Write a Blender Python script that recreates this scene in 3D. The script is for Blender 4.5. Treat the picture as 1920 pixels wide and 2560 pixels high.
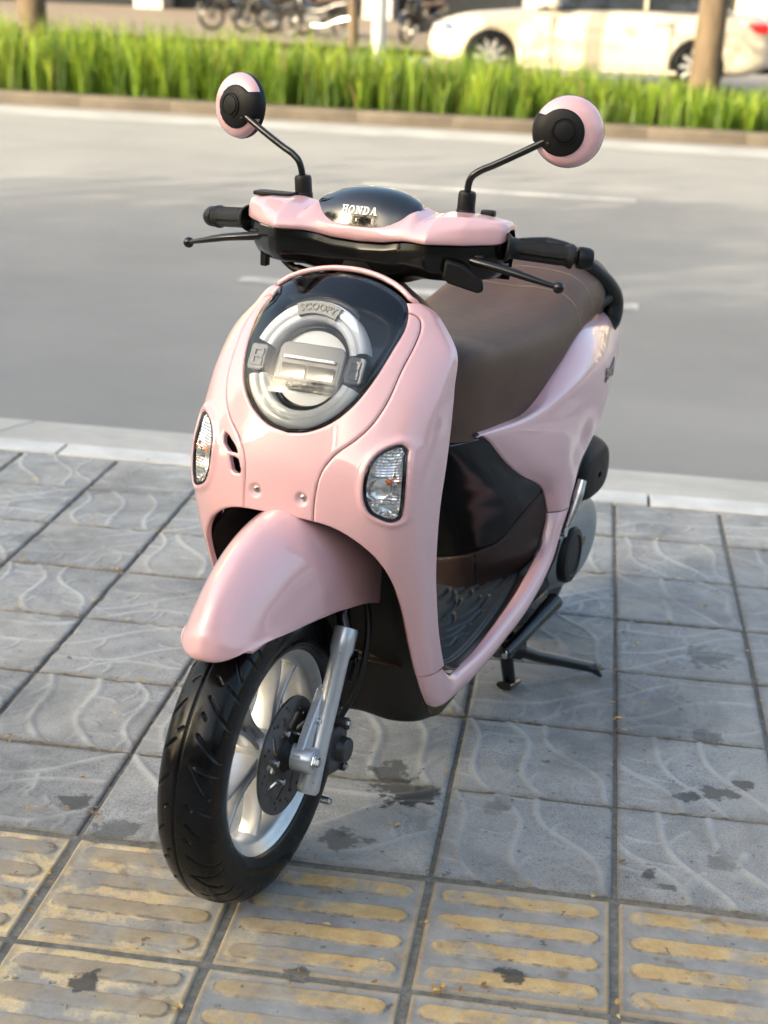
import bpy, math, random
import numpy as np
from mathutils import Vector, Matrix

for _o in list(bpy.data.objects):
    bpy.data.objects.remove(_o)
scene = bpy.context.scene
col = scene.collection
RNG = random.Random(7)
nrng = np.random.default_rng(7)

# ------------------------------------------------------------------ camera, sky, sun, exposure
CAM_F, CAM_PITCH, CAM_ROLL, CAM_YAW = 3773.78, 0.32473, 0.047154, -0.12938
CAM_POS = np.array([1.37441, -4.25503, 1.35176])
_F = np.array([math.sin(CAM_YAW)*math.cos(CAM_PITCH), math.cos(CAM_YAW)*math.cos(CAM_PITCH), -math.sin(CAM_PITCH)])
_R = np.array([math.cos(CAM_YAW), -math.sin(CAM_YAW), 0.0]); _U = np.cross(_R, _F)
_R, _U = (math.cos(CAM_ROLL)*_R+math.sin(CAM_ROLL)*_U, -math.sin(CAM_ROLL)*_R+math.cos(CAM_ROLL)*_U)
cam_data = bpy.data.cameras.new('camera')
cam_data.sensor_fit = 'HORIZONTAL'; cam_data.sensor_width = 36.0
cam_data.lens = CAM_F/1920*36.0
cam_data.clip_start = 0.05; cam_data.clip_end = 500
cam_data.dof.use_dof = True; cam_data.dof.focus_distance = 2.45; cam_data.dof.aperture_fstop = 5.8
cam = bpy.data.objects.new('camera', cam_data); col.objects.link(cam)
cam.matrix_world = Matrix(((_R[0], _U[0], -_F[0], CAM_POS[0]), (_R[1], _U[1], -_F[1], CAM_POS[1]),
                           (_R[2], _U[2], -_F[2], CAM_POS[2]), (0, 0, 0, 1)))
scene.camera = cam

SUN_ELEV, SUN_AZ = math.radians(19), math.radians(228)     # azimuth clockwise from +Y, where the sun stands
world = bpy.data.worlds.new('World'); scene.world = world; world.use_nodes = True
_wn = world.node_tree.nodes; _wl = world.node_tree.links
_sky = _wn.new('ShaderNodeTexSky'); _sky.sky_type = 'NISHITA'; _sky.sun_disc = False
_sky.sun_elevation = SUN_ELEV; _sky.sun_rotation = SUN_AZ
_sky.dust_density = 8.0; _sky.air_density = 1.0; _sky.ozone_density = 0.6
_bg = _wn['Background']; _bg.inputs['Strength'].default_value = 0.15
_wl.new(_sky.outputs['Color'], _bg.inputs['Color'])
sun_data = bpy.data.lights.new('sun', 'SUN'); sun_data.energy = 2.5; sun_data.angle = math.radians(0.5)
sun_data.color = (1.0, 0.86, 0.66)
sun = bpy.data.objects.new('sun', sun_data); col.objects.link(sun)
_sd = Vector((math.sin(SUN_AZ)*math.cos(SUN_ELEV), math.cos(SUN_AZ)*math.cos(SUN_ELEV), math.sin(SUN_ELEV)))
sun.rotation_euler = _sd.to_track_quat('Z', 'Y').to_euler(); sun.location = (-6, -10, 12)
scene.view_settings.view_transform = 'Standard'; scene.view_settings.look = 'None'
scene.view_settings.gamma = 1.0; scene.view_settings.exposure = 2.08
scene.view_settings.use_curve_mapping = False
scene.view_settings.use_white_balance = True          # camera white-balanced for open shade
scene.view_settings.white_balance_temperature = 6450; scene.view_settings.white_balance_tint = 4
scene.cycles.max_bounces = 8; scene.cycles.transparent_max_bounces = 12
scene.cycles.use_denoising = True

# ------------------------------------------------------------------ helpers: materials
def lin(r, g, b):
    f = lambda c: (c/255/12.92 if c/255 <= .04045 else ((c/255+.055)/1.055)**2.4)
    return (f(r), f(g), f(b), 1.0)
class NT:
    def __init__(s, name):
        s.m = bpy.data.materials.new(name); s.m.use_nodes = True
        s.n = s.m.node_tree.nodes; s.l = s.m.node_tree.links
        s.b = s.n['Principled BSDF']; s.out = s.n['Material Output']
    def new(s, t, **kw):
        nd = s.n.new(t)
        for k, v in kw.items(): setattr(nd, k, v)
        return nd
    def set(s, **kw):
        for k, v in kw.items():
            s.b.inputs[k.replace('_', ' ')].default_value = v
    def link(s, a, b): s.l.new(a, b)
    def coord(s, which='Object', scale=(1, 1, 1), loc=(0, 0, 0)):
        c = s.new('ShaderNodeTexCoord'); mp = s.new('ShaderNodeMapping')
        mp.inputs['Scale'].default_value = scale; mp.inputs['Location'].default_value = loc
        s.link(c.outputs[which], mp.inputs['Vector']); return mp.outputs['Vector']
    def wpos(s):
        return s.new('ShaderNodeNewGeometry').outputs['Position']
    def noise(s, vec, scale, detail=4, rough=.55, dist=0):
        t = s.new('ShaderNodeTexNoise'); t.inputs['Scale'].default_value = scale
        t.inputs['Detail'].default_value = detail; t.inputs['Roughness'].default_value = rough
        t.inputs['Distortion'].default_value = dist
        if vec is not None: s.link(vec, t.inputs['Vector'])
        return t.outputs['Fac']
    def ramp(s, fac, stops, interp='LINEAR'):
        r = s.new('ShaderNodeValToRGB'); r.color_ramp.interpolation = interp
        e = r.color_ramp.elements
        while len(e) < len(stops): e.new(0.5)
        for i, (p, c) in enumerate(stops):
            e[i].position = p; e[i].color = c if len(c) == 4 else (*c, 1)
        s.link(fac, r.inputs['Fac']); return r.outputs['Color']
    def mix(s, fac, a, b, blend='MIX'):
        m = s.new('ShaderNodeMix', data_type='RGBA', blend_type=blend)
        if hasattr(fac, 'links') or hasattr(fac, 'is_linked'): s.link(fac, m.inputs[0])
        else: m.inputs[0].default_value = fac
        for v, i in ((a, 6), (b, 7)):
            if hasattr(v, 'is_linked'): s.link(v, m.inputs[i])
            else: m.inputs[i].default_value = v if len(v) == 4 else (*v, 1)
        return m.outputs[2]
    def math(s, op, a, b=0.0, clamp=False):
        m = s.new('ShaderNodeMath', operation=op); m.use_clamp = clamp
        for v, i in ((a, 0), (b, 1)):
            if hasattr(v, 'is_linked'): s.link(v, m.inputs[i])
            else: m.inputs[i].default_value = v
        return m.outputs[0]
    def bump(s, h, strength=.3, dist=.001, prev=None):
        bnode = s.new('ShaderNodeBump'); bnode.inputs['Strength'].default_value = strength
        bnode.inputs['Distance'].default_value = dist; s.link(h, bnode.inputs['Height'])
        if prev is not None: s.link(prev, bnode.inputs['Normal'])
        s.link(bnode.outputs['Normal'], s.b.inputs['Normal']); return bnode.outputs['Normal']
    def attr(s, name):
        a = s.new('ShaderNodeAttribute'); a.attribute_name = name; return a.outputs['Fac']
    def col(s, c): s.link(c, s.b.inputs['Base Color'])

def simple(name, c, rough=.5, metal=0.0, coat=0.0, coat_rough=.03, var=.06, vscale=30, bump=0.0, bscale=400, spec=.5, ior=1.5, bdist=.0005):
    t = NT(name); v = t.coord('Object')
    if var:
        n = t.noise(v, vscale, 5)
        lo = tuple(x*(1-var) for x in c[:3]); hi = tuple(min(1, x*(1+var)) for x in c[:3])
        t.col(t.ramp(n, [(.3, lo), (.7, hi)]))
    else:
        t.set(Base_Color=(*c[:3], 1))
    t.set(Roughness=rough, Metallic=metal, Coat_Weight=coat, Coat_Roughness=coat_rough, IOR=ior)
    t.b.inputs['Specular IOR Level'].default_value = spec
    if var and rough > .12:
        rn = t.noise(v, vscale*2.3, 4)
        t.link(t.math('MULTIPLY_ADD', rn, .16) if False else t.math('ADD', t.math('MULTIPLY', rn, .14), rough-.07, True), t.b.inputs['Roughness'])
    if bump: t.bump(t.noise(v, bscale, 3), bump, bdist)
    return t.m

def glass(name, tint=(1, 1, 1), rough=0.0, ior=1.45):
    t = NT(name); t.n.remove(t.b)
    tr = t.new('ShaderNodeBsdfTransparent'); tr.inputs[0].default_value = (*tint, 1)
    gl = t.new('ShaderNodeBsdfGlossy'); gl.inputs['Roughness'].default_value = rough
    fr = t.new('ShaderNodeFresnel'); fr.inputs['IOR'].default_value = ior
    mx = t.new('ShaderNodeMixShader'); t.link(fr.outputs[0], mx.inputs[0])
    t.link(tr.outputs[0], mx.inputs[1]); t.link(gl.outputs[0], mx.inputs[2])
    t.link(mx.outputs[0], t.out.inputs['Surface'])
    return t.m

# ------------------------------------------------------------------ helpers: geometry
def mkobj(name, V, Fc, mat=None, parent=None, smooth=True, angle=None, attrs=None):
    me = bpy.data.meshes.new(name)
    V = np.asarray(V, float).reshape(-1, 3)
    me.from_pydata(V.tolist(), [], [list(map(int, f)) for f in Fc])
    if attrs:
        for k, a in attrs.items():
            at = me.attributes.new(k, 'FLOAT', 'POINT'); at.data.foreach_set('value', np.asarray(a, np.float32))
    me.polygons.foreach_set('use_smooth', [bool(smooth)]*len(me.polygons))
    if smooth and angle is not None:
        try: me.set_sharp_from_angle(angle=math.radians(angle))
        except Exception: pass
    if mat is not None: me.materials.append(mat)
    me.update()
    o = bpy.data.objects.new(name, me); col.objects.link(o)
    if parent is not None: o.parent = parent
    return o
def empty(name, loc=(0, 0, 0), rz=0, parent=None):
    o = bpy.data.objects.new(name, None); col.objects.link(o); o.location = loc; o.rotation_euler = (0, 0, rz)
    o.empty_display_size = .1
    if parent is not None: o.parent = parent
    return o
def tag(o, label=None, cat=None, group=None, kind=None):
    for k, v in (('label', label), ('category', cat), ('group', group), ('kind', kind)):
        if v: o[k] = v
    return o
def struct(o): o['kind'] = 'structure'; return o

def hermite(ts, P, t):
    ts = np.asarray(ts, float); P = np.asarray(P, float); t = np.asarray(t, float)
    d = np.diff(ts); sl = np.diff(P, axis=0)/d.reshape((-1,)+(1,)*(P.ndim-1))
    m = np.empty_like(P); m[0] = sl[0]; m[-1] = sl[-1]
    if len(ts) > 2:
        w = (d[1:]/(d[1:]+d[:-1])).reshape((-1,)+(1,)*(P.ndim-1)); m[1:-1] = w*sl[:-1]+(1-w)*sl[1:]
    i = np.clip(np.searchsorted(ts, t, side='right')-1, 0, len(ts)-2)
    h = d[i]; x = (t-ts[i])/h; sh = (-1,)+(1,)*(P.ndim-1)
    x = x.reshape(sh); h = h.reshape(sh)
    return (2*x**3-3*x**2+1)*P[i]+(x**3-2*x**2+x)*h*m[i]+(-2*x**3+3*x**2)*P[i+1]+(x**3-x**2)*h*m[i+1]
def arclen(P):
    P = np.asarray(P, float); return np.concatenate([[0], np.cumsum(np.maximum(np.linalg.norm(np.diff(P, axis=0), axis=-1), 1e-6))])
def smooth_path(P, n=24):
    P = np.asarray(P, float)
    if len(P) == 2: return P[0]+(P[1]-P[0])*np.linspace(0, 1, max(2, n))[:, None]
    t = arclen(P); return hermite(t, P, np.linspace(0, t[-1], n))
def closed_curve(P, n=120):
    P = np.asarray(P, float); Q = np.concatenate([P[-2:], P, P[:3]]); t = arclen(Q)
    return hermite(t, Q, np.linspace(t[2], t[2+len(P)], n, endpoint=False))
def loft(S, nu, nv, even_u=True):
    """S rows[m][n][3] -> dense grid (nv,nu,3)"""
    S = np.asarray(S, float)
    tu = np.mean([arclen(r)/arclen(r)[-1] for r in S], axis=0)
    tv = np.mean([arclen(S[:, j])/max(arclen(S[:, j])[-1], 1e-9) for j in range(S.shape[1])], axis=0)
    A = np.stack([hermite(tu, r, np.linspace(0, 1, nu)) for r in S])
    return hermite(tv, A, np.linspace(0, 1, nv))
def gridf(nv, nu, wu=False, wv=False, flip=False):
    f = []
    for j in range(nv if wv else nv-1):
        for i in range(nu if wu else nu-1):
            a, b = j*nu+i, j*nu+(i+1) % nu; c, d = ((j+1) % nv)*nu+(i+1) % nu, ((j+1) % nv)*nu+i
            f.append((a, d, c, b) if flip else (a, b, c, d))
    return f
def polysdf(P, poly):
    """signed distance, + inside"""
    P = np.asarray(P, float); poly = np.asarray(poly, float); Q = np.roll(poly, -1, 0)
    best = np.full(len(P), 1e9); ins = np.zeros(len(P), bool)
    for a, b in zip(poly, Q):
        e = b-a; w = P-a; L = e@e
        t = np.clip((w@e)/max(L, 1e-14), 0, 1); best = np.minimum(best, ((w-t[:, None]*e)**2).sum(1))
        c = ((a[1] > P[:, 1]) != (b[1] > P[:, 1]))
        with np.errstate(divide='ignore', invalid='ignore'):
            xi = a[0]+(P[:, 1]-a[1])*e[0]/(e[1] if e[1] != 0 else 1e-14)
        ins ^= c & (P[:, 0] < xi)
    d = np.sqrt(best); return np.where(ins, d, -d)
def segdist(P, segs):
    best = np.full(len(P), 1e9)
    for a, b in segs:
        a = np.asarray(a, float); e = np.asarray(b, float)-a; w = P-a
        t = np.clip((w@e)/max(e@e, 1e-14), 0, 1); best = np.minimum(best, ((w-t[:, None]*e)**2).sum(1))
    return np.sqrt(best)
class Surf:
    """triangle sheet with normals that can be cut by signed-distance fields"""
    def __init__(s, G=None, flip=False):
        if G is None: return
        nv, nu = G.shape[:2]; s.V = G.reshape(-1, 3).copy()
        du = np.gradient(G, axis=1); dv = np.gradient(G, axis=0); N = np.cross(du, dv).reshape(-1, 3)
        if flip: N = -N
        s.N = N/np.maximum(np.linalg.norm(N, axis=1), 1e-12)[:, None]
        idx = np.arange(nv*nu).reshape(nv, nu); a, b, c, d = idx[:-1, :-1].ravel(), idx[:-1, 1:].ravel(), idx[1:, 1:].ravel(), idx[1:, :-1].ravel()
        s.T = np.concatenate([np.stack([a, b, c], 1), np.stack([a, c, d], 1)])
        if flip: s.T = s.T[:, ::-1]
        s.d = np.full(len(s.V), 1.0)
    def copy(s):
        o = Surf(); o.V, o.N, o.T, o.d = s.V.copy(), s.N.copy(), s.T.copy(), s.d.copy(); return o
    def clip(s, f):
        """keep f>=0 ; f per-vertex"""
        f = np.where(np.abs(f) < 1e-7, 1e-7, f); pos = f > 0
        X = np.concatenate([s.V, s.N, np.minimum(s.d, f)[:, None]], 1); newX = []; cache = {}
        def cut(i, j):
            k = (i, j) if i < j else (j, i)
            if k not in cache:
                t = f[k[0]]/(f[k[0]]-f[k[1]]); x = X[k[0]]*(1-t)+X[k[1]]*t; x[6] = 0.0
                cache[k] = len(X)+len(newX); newX.append(x)
            return cache[k]
        cnt = pos[s.T].sum(1); out = [s.T[cnt == 3]]; ex = []
        for t in s.T[(cnt == 1) | (cnt == 2)].tolist():
            for r in range(3):
                a, b, c = t[r], t[(r+1) % 3], t[(r+2) % 3]
                if pos[a] and not pos[b] and not pos[c]: ex.append((a, cut(a, b), cut(a, c))); break
                if not pos[a] and pos[b] and pos[c]:
                    p, q = cut(a, b), cut(a, c); ex.append((p, b, c)); ex.append((p, c, q)); break
        if ex: out.append(np.array(ex))
        T = np.concatenate(out) if out else np.zeros((0, 3), int)
        if newX: X = np.concatenate([X, np.array(newX)])
        u, inv = np.unique(T, return_inverse=True); X = X[u]
        s.T = inv.reshape(-1, 3); s.V = X[:, :3]; N = X[:, 3:6]; s.N = N/np.maximum(np.linalg.norm(N, axis=1), 1e-9)[:, None]; s.d = X[:, 6]
        return s
    def rounded(s, r):
        q = np.clip(1-s.d/r, 0, 1); s.V = s.V-s.N*(r*(1-np.sqrt(np.maximum(0, 1-q*q))))[:, None]; return s
    def offset(s, h): s.V = s.V+s.N*np.asarray(h).reshape(-1, 1) if np.ndim(h) else s.V+s.N*h; return s
    def boundary(s):
        e = np.concatenate([s.T[:, [0, 1]], s.T[:, [1, 2]], s.T[:, [2, 0]]])
        key = np.sort(e, 1); k = key[:, 0].astype(np.int64)*(len(s.V)+1)+key[:, 1]
        _, first, c = np.unique(k, return_index=True, return_counts=True); return e[first[c == 1]]
    def panel(s, th, skirt_only=False):
        """outer sheet + skirt (+ back sheet)"""
        n = len(s.V); B = s.boundary(); bv = np.unique(B); m = {int(v): i for i, v in enumerate(bv)}
        nb = len(bv); V = [s.V, s.V[bv], s.V[bv]-s.N[bv]*th]; F = [tuple(t) for t in s.T.tolist()]
        for a, b in B.tolist(): F.append((n+m[b], n+m[a], n+nb+m[a], n+nb+m[b]))
        if not skirt_only:
            o = n+2*nb; V.append(s.V-s.N*th); F += [(o+c, o+b, o+a) for a, b, c in s.T.tolist()]
        return np.concatenate(V), F

class MB:
    def __init__(s): s.V = []; s.F = []
    def add(s, V, F):
        o = len(s.V); s.V += [tuple(map(float, v)) for v in np.asarray(V, float).reshape(-1, 3)]; s.F += [tuple(int(i)+o for i in f) for f in F]; return s
    def tube(s, path, r, n=14, caps=True, smooth=None, flat=None):
        P = np.asarray(path, float)
        if smooth: P0 = P; P = smooth_path(P, smooth); r = np.interp(np.linspace(0, 1, smooth), arclen(P0)/arclen(P0)[-1], r) if np.ndim(r) else r
        r = np.broadcast_to(np.asarray(r, float), (len(P),)); T = np.gradient(P, axis=0); T /= np.linalg.norm(T, axis=1)[:, None]
        up = np.array([0, 0, 1.0]) if abs(T[0][2]) < .9 else np.array([1.0, 0, 0]); rings = []
        for i in range(len(P)):
            e1 = np.cross(up, T[i]); e1 /= np.linalg.norm(e1); e2 = np.cross(T[i], e1); up = e2
            a = np.arange(n)*2*np.pi/n; fx = flat or (1, 1)
            rings.append(P[i]+r[i]*(np.cos(a)[:, None]*e1*fx[0]+np.sin(a)[:, None]*e2*fx[1]))
        V = np.concatenate(rings); F = gridf(len(P), n, wu=True)
        if caps:
            V = np.concatenate([V, [P[0]], [P[-1]]]); c0, c1 = len(V)-2, len(V)-1; L = (len(P)-1)*n
            F += [(c0, (i+1) % n, i) for i in range(n)]+[(c1, L+i, L+(i+1) % n) for i in range(n)]
        return s.add(V, F)
    def lathe(s, prof, org, axis, n=48, closed=False):
        ax = np.asarray(axis, float); ax /= np.linalg.norm(ax); up = np.array([0, 0, 1.0]) if abs(ax[2]) < .9 else np.array([1.0, 0, 0])
        e1 = np.cross(up, ax); e1 /= np.linalg.norm(e1); e2 = np.cross(ax, e1); a = np.arange(n)*2*np.pi/n
        V = [np.asarray(org)+ax*h+r*(np.cos(a)[:, None]*e1+np.sin(a)[:, None]*e2) for r, h in prof]
        return s.add(np.concatenate(V), gridf(len(prof), n, wu=True, wv=closed, flip=True))
    def box(s, c, sz, M=None, taper=None):
        x, y, z = np.asarray(sz, float)/2; V = np.array([(i*x, j*y, k*z) for k in (-1, 1) for j in (-1, 1) for i in (-1, 1)], float)
        if taper is not None: V[4:, :2] *= taper
        if M is not None: V = V@np.asarray(M, float).T
        return s.add(V+np.asarray(c, float), [(0, 2, 3, 1), (4, 5, 7, 6), (0, 1, 5, 4), (2, 6, 7, 3), (0, 4, 6, 2), (1, 3, 7, 5)])
    def ell(s, c, r, n=20, m=12, M=None):
        r = np.broadcast_to(np.asarray(r, float), (3,)); V = []
        for j in range(m+1):
            t = np.pi*j/m
            for i in range(n): p = 2*np.pi*i/n; V.append((r[0]*math.sin(t)*math.cos(p), r[1]*math.sin(t)*math.sin(p), r[2]*math.cos(t)))
        V = np.array(V)
        if M is not None: V = V@np.asarray(M).T
        return s.add(V+np.asarray(c, float), gridf(m+1, n, wu=True, flip=True))
    def prism(s, poly, org, ex, ey, depth, ez=None):
        """extrude closed 2d polygon; top at +depth along ez"""
        ex = np.asarray(ex, float); ey = np.asarray(ey, float); ez = np.cross(ex, ey) if ez is None else np.asarray(ez, float)
        P = np.asarray(poly, float); n = len(P); B = np.asarray(org)+P[:, :1]*ex+P[:, 1:]*ey
        V = np.concatenate([B, B+ez*depth]); F = [tuple(range(n-1, -1, -1)), tuple(range(n, 2*n))]+[(i, (i+1) % n, n+(i+1) % n, n+i) for i in range(n)]
        return s.add(V, F)
    def grid(s, G, flip=False):
        return s.add(G.reshape(-1, 3), gridf(G.shape[0], G.shape[1], flip=flip))
    def mirror(s):
        n = len(s.V); s.V = s.V+[(-x, y, z) for x, y, z in s.V]; s.F = s.F+[tuple(i+n for i in f[::-1]) for f in s.F]; return s
    def build(s, name, mat, parent=None, smooth=True, angle=35, bevel=None, sub=0, seg=2):
        o = mkobj(name, s.V, s.F, mat, parent, smooth, angle)
        if bevel:
            b = o.modifiers.new('bevel', 'BEVEL'); b.width = bevel; b.segments = seg; b.limit_method = 'ANGLE'; b.angle_limit = math.radians(30); b.harden_normals = False
        if sub:
            m = o.modifiers.new('sub', 'SUBSURF'); m.levels = sub; m.render_levels = sub
        return o
def frame(ax, up=(0, 0, 1)):
    """3x3 with columns (x,y,z) where z = ax"""
    z = np.asarray(ax, float); z /= np.linalg.norm(z); x = np.cross(up, z); x /= np.linalg.norm(x); y = np.cross(z, x)
    return np.stack([x, y, z], 1)
def flipx(o_V): v = np.array(o_V, float); v[:, 0] *= -1; return v
def mirror_obj(o, name=None):
    """mesh copy mirrored in x (for left/right parts)"""
    me = o.data.copy(); 
    co = np.empty(len(me.vertices)*3, np.float32); me.vertices.foreach_get('co', co); co = co.reshape(-1, 3); co[:, 0] *= -1
    me.vertices.foreach_set('co', co.ravel()); me.flip_normals(); me.update()
    c = bpy.data.objects.new(name or o.name.split('.')[0], me); col.objects.link(c); c.parent = o.parent
    for m in o.modifiers:
        n = c.modifiers.new(m.name, m.type)
        for a in ('width', 'segments', 'limit_method', 'angle_limit', 'levels', 'render_levels'):
            if hasattr(m, a):
                try: setattr(n, a, getattr(m, a))
                except Exception: pass
    return c
# ------------------------------------------------------------------ materials
def paint_mat():
    t = NT('pink_paint'); v = t.coord('Object')
    n = t.noise(v, 900, 2); c = t.ramp(n, [(.3, (.72, .425, .443)), (.7, (.765, .463, .483))]); t.col(c)
    t.set(Roughness=.34, Coat_Weight=1.0, Coat_Roughness=.012, Coat_IOR=1.62)
    return t.m
M = {}
M['pink'] = paint_mat()
M['gloss_black'] = simple('gloss_black_plastic', (.004, .004, .005), .10, coat=1.0, coat_rough=.015, var=0)
M['piano_black'] = simple('scuffed_black_cover', (.006, .006, .006), .16, var=.1, vscale=30, spec=.32)
M['matte_black'] = simple('textured_black_plastic', (.0055, .0055, .006), .48, spec=.28, var=.15, vscale=60, bump=.25, bscale=900)
M['grey_black'] = simple('charcoal_plastic', (.0065, .0065, .0072), .55, spec=.22, var=.15, vscale=25, bump=.2, bscale=700)
M['rubber'] = simple('black_rubber', (.005, .005, .0055), .42, spec=.35, var=.3, vscale=14, bump=.15, bscale=500)
M['grip'] = simple('grip_rubber', (.0065, .0065, .007), .45, spec=.35, var=.2, vscale=90, bump=.8, bscale=900, bdist=.002)
M['black_metal'] = simple('black_painted_metal', (.005, .005, .006), .28, coat=.3, coat_rough=.1, var=0, spec=.4)
M['brown_plastic'] = simple('brown_plastic', (.036, .022, .020), .42, spec=.35, var=.12, vscale=30, bump=.2, bscale=1100)
M['mat_rubber'] = simple('grey_rubber_mat', (.030, .034, .038), .52, var=.2, vscale=40, bump=.5, bscale=1500)
M['seat'] = simple('brown_leatherette', (.095, .054, .038), .52, spec=.24, var=.10, vscale=18, bump=.35, bscale=1200, bdist=.0008)
M['thread'] = simple('beige_thread', (.30, .24, .19), .7, var=0)
M['alloy'] = simple('silver_cast_alloy', (.58, .58, .58), .34, metal=.55, var=.06, vscale=60, bump=.06, bscale=900, coat=.4, coat_rough=.15)
M['fork'] = simple('grey_painted_fork', (.52, .545, .58), .30, metal=.55, var=.04, vscale=40, coat=.5, coat_rough=.1)
M['steel'] = simple('zinc_steel', (.62, .64, .66), .25, metal=1.0, var=.1, vscale=120)
M['disc'] = simple('brake_disc_steel', (.12, .113, .108), .30, metal=.85, var=.2, vscale=50)
M['caliper'] = simple('dark_caliper', (.045, .046, .050), .38, metal=.3, var=.2, vscale=80)
M['case_grey'] = simple('grey_engine_case', (.25, .265, .275), .42, metal=.35, var=.08, vscale=40)
M['chrome'] = simple('chrome_reflector', (.88, .89, .90), .06, metal=1.0, var=0)
M['sig_chrome'] = simple('faceted_chrome', (.93, .94, .95), .16, metal=.85, var=0)
M['lamp_grey'] = simple('headlight_inner_grey', (.62, .65, .68), .30, var=0)
M['led_refl'] = simple('led_reflector_silver', (.20, .21, .22), .26, metal=1.0, var=0)
M['lamp_ring'] = simple('milky_light_guide', (.90, .92, .93), .22, coat=.6, var=.03, vscale=30)
M['lamp_dark'] = simple('headlight_dark_housing', (.060, .068, .080), .32, var=0, coat=.3)  # blue-grey lift stands in for sky reflected in the headlight lens
M['lamp_plate'] = simple('headlight_grey_plate', (.21, .225, .245), .38, var=0)
M['lens'] = glass('headlight_clear_lens', (.985, .99, 1.0), 0.004, 1.62)
M['lens2'] = glass('clear_signal_lens', (.98, .98, .98), 0.01, 1.42)
M['amber'] = simple('amber_bulb', (.75, .16, .02), .15, coat=1, var=0)
M['white_paint'] = simple('white_lettering', (.85, .85, .85), .4, var=0)
M['mirror_glass'] = simple('mirror_glass', (.9, .9, .9), .02, metal=1.0, var=0)
M['orange_plastic'] = simple('orange_reflector_plastic', (.55, .16, .05), .3, coat=.6, var=0)
M['hole_black'] = simple('dark_cavity', (.006, .005, .006), .8, var=0)
def tyre_mat():
    t = NT('tyre_rubber'); v = t.coord('Object')
    n = t.noise(v, 18, 5, .6); w = t.noise(v, 9, 4, .6)
    t.col(t.ramp(n, [(.3, (.0025, .0025, .0028)), (.75, (.0065, .0065, .007))]))
    t.link(t.ramp(w, [(.42, (.09,)*3), (.58, (.32,)*3)]), t.b.inputs['Roughness'])
    t.b.inputs['Specular IOR Level'].default_value = .26; t.bump(t.noise(v, 420, 3), .10, .0006); return t.m
M['tyre'] = tyre_mat()
# ------------------------------------------------------------------ scooter body surface (x = its left, y = rearward, z = up; metres)
SH = [  # half sections from the centre line to the rear edge of the leg shield, top to bottom
 [(0,.268,.958),(.03,.267,.9565),(.06,.264,.951),(.085,.259,.943),(.100,.255,.936),(.109,.2525,.930),(.115,.252,.926),(.119,.255,.923)],
 [(0,.224,.925),(.03,.224,.924),(.06,.226,.92),(.09,.229,.914),(.112,.234,.909),(.130,.243,.907),(.142,.256,.907),(.146,.270,.907)],
 [(0,.170,.887),(.03,.171,.886),(.06,.175,.885),(.09,.184,.884),(.115,.199,.884),(.140,.224,.884),(.158,.249,.885),(.166,.272,.885)],
 [(0,.138,.85),(.03,.139,.85),(.06,.143,.85),(.1,.155,.85),(.135,.177,.85),(.165,.204,.85),(.185,.234,.85),(.192,.262,.85)],
 [(0,.105,.80),(.03,.106,.80),(.06,.109,.80),(.1,.119,.80),(.14,.139,.80),(.172,.163,.80),(.193,.195,.80),(.200,.242,.80)],
 [(0,.080,.74),(.03,.0805,.74),(.06,.083,.74),(.1,.091,.74),(.14,.106,.74),(.174,.128,.74),(.194,.160,.74),(.2005,.236,.74)],
 [(0,.059,.68),(.03,.0595,.68),(.06,.062,.68),(.1,.069,.68),(.14,.080,.68),(.175,.101,.68),(.195,.133,.68),(.2005,.226,.68)],
 [(0,.050,.62),(.03,.051,.62),(.06,.054,.62),(.1,.064,.62),(.14,.077,.62),(.175,.099,.62),(.195,.130,.62),(.200,.213,.62)],
 [(0,.053,.56),(.03,.055,.56),(.06,.059,.56),(.1,.071,.56),(.14,.088,.56),(.173,.110,.56),(.193,.138,.56),(.199,.211,.56)],
 [(0,.060,.50),(.03,.062,.50),(.06,.068,.50),(.1,.083,.50),(.14,.104,.50),(.171,.131,.50),(.192,.160,.50),(.1975,.218,.50)],
 [(0,.080,.44),(.03,.083,.44),(.06,.090,.44),(.1,.106,.44),(.14,.130,.44),(.171,.159,.44),(.190,.186,.44),(.195,.236,.44)],
 [(0,.110,.38),(.03,.112,.38),(.06,.118,.38),(.1,.134,.38),(.14,.158,.38),(.170,.187,.38),(.187,.213,.38),(.191,.262,.38)],
 [(0,.150,.31),(.03,.152,.31),(.06,.158,.31),(.1,.175,.31),(.14,.200,.31),(.168,.228,.31),(.183,.252,.31),(.186,.303,.31)],
 [(0,.21,.24),(.03,.212,.24),(.06,.218,.24),(.1,.235,.24),(.14,.258,.24),(.163,.285,.24),(.176,.308,.24),(.177,.36,.24)]]
def shield_grid(nu=150, nv=300):
    S = np.array([[(-x, y, z) for x, y, z in r[:0:-1]]+list(r) for r in SH])
    return loft(S, nu, nv)
# ------------------------------------------------------------------ scooter root
SC_O, SC_YAW = (0.92, -2.18, 0.0), math.radians(-17.0)
scooter = empty('scooter', SC_O, SC_YAW)
tag(scooter, 'glossy pastel pink motor scooter with round headlight parked on the pavement', 'scooter')

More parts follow.
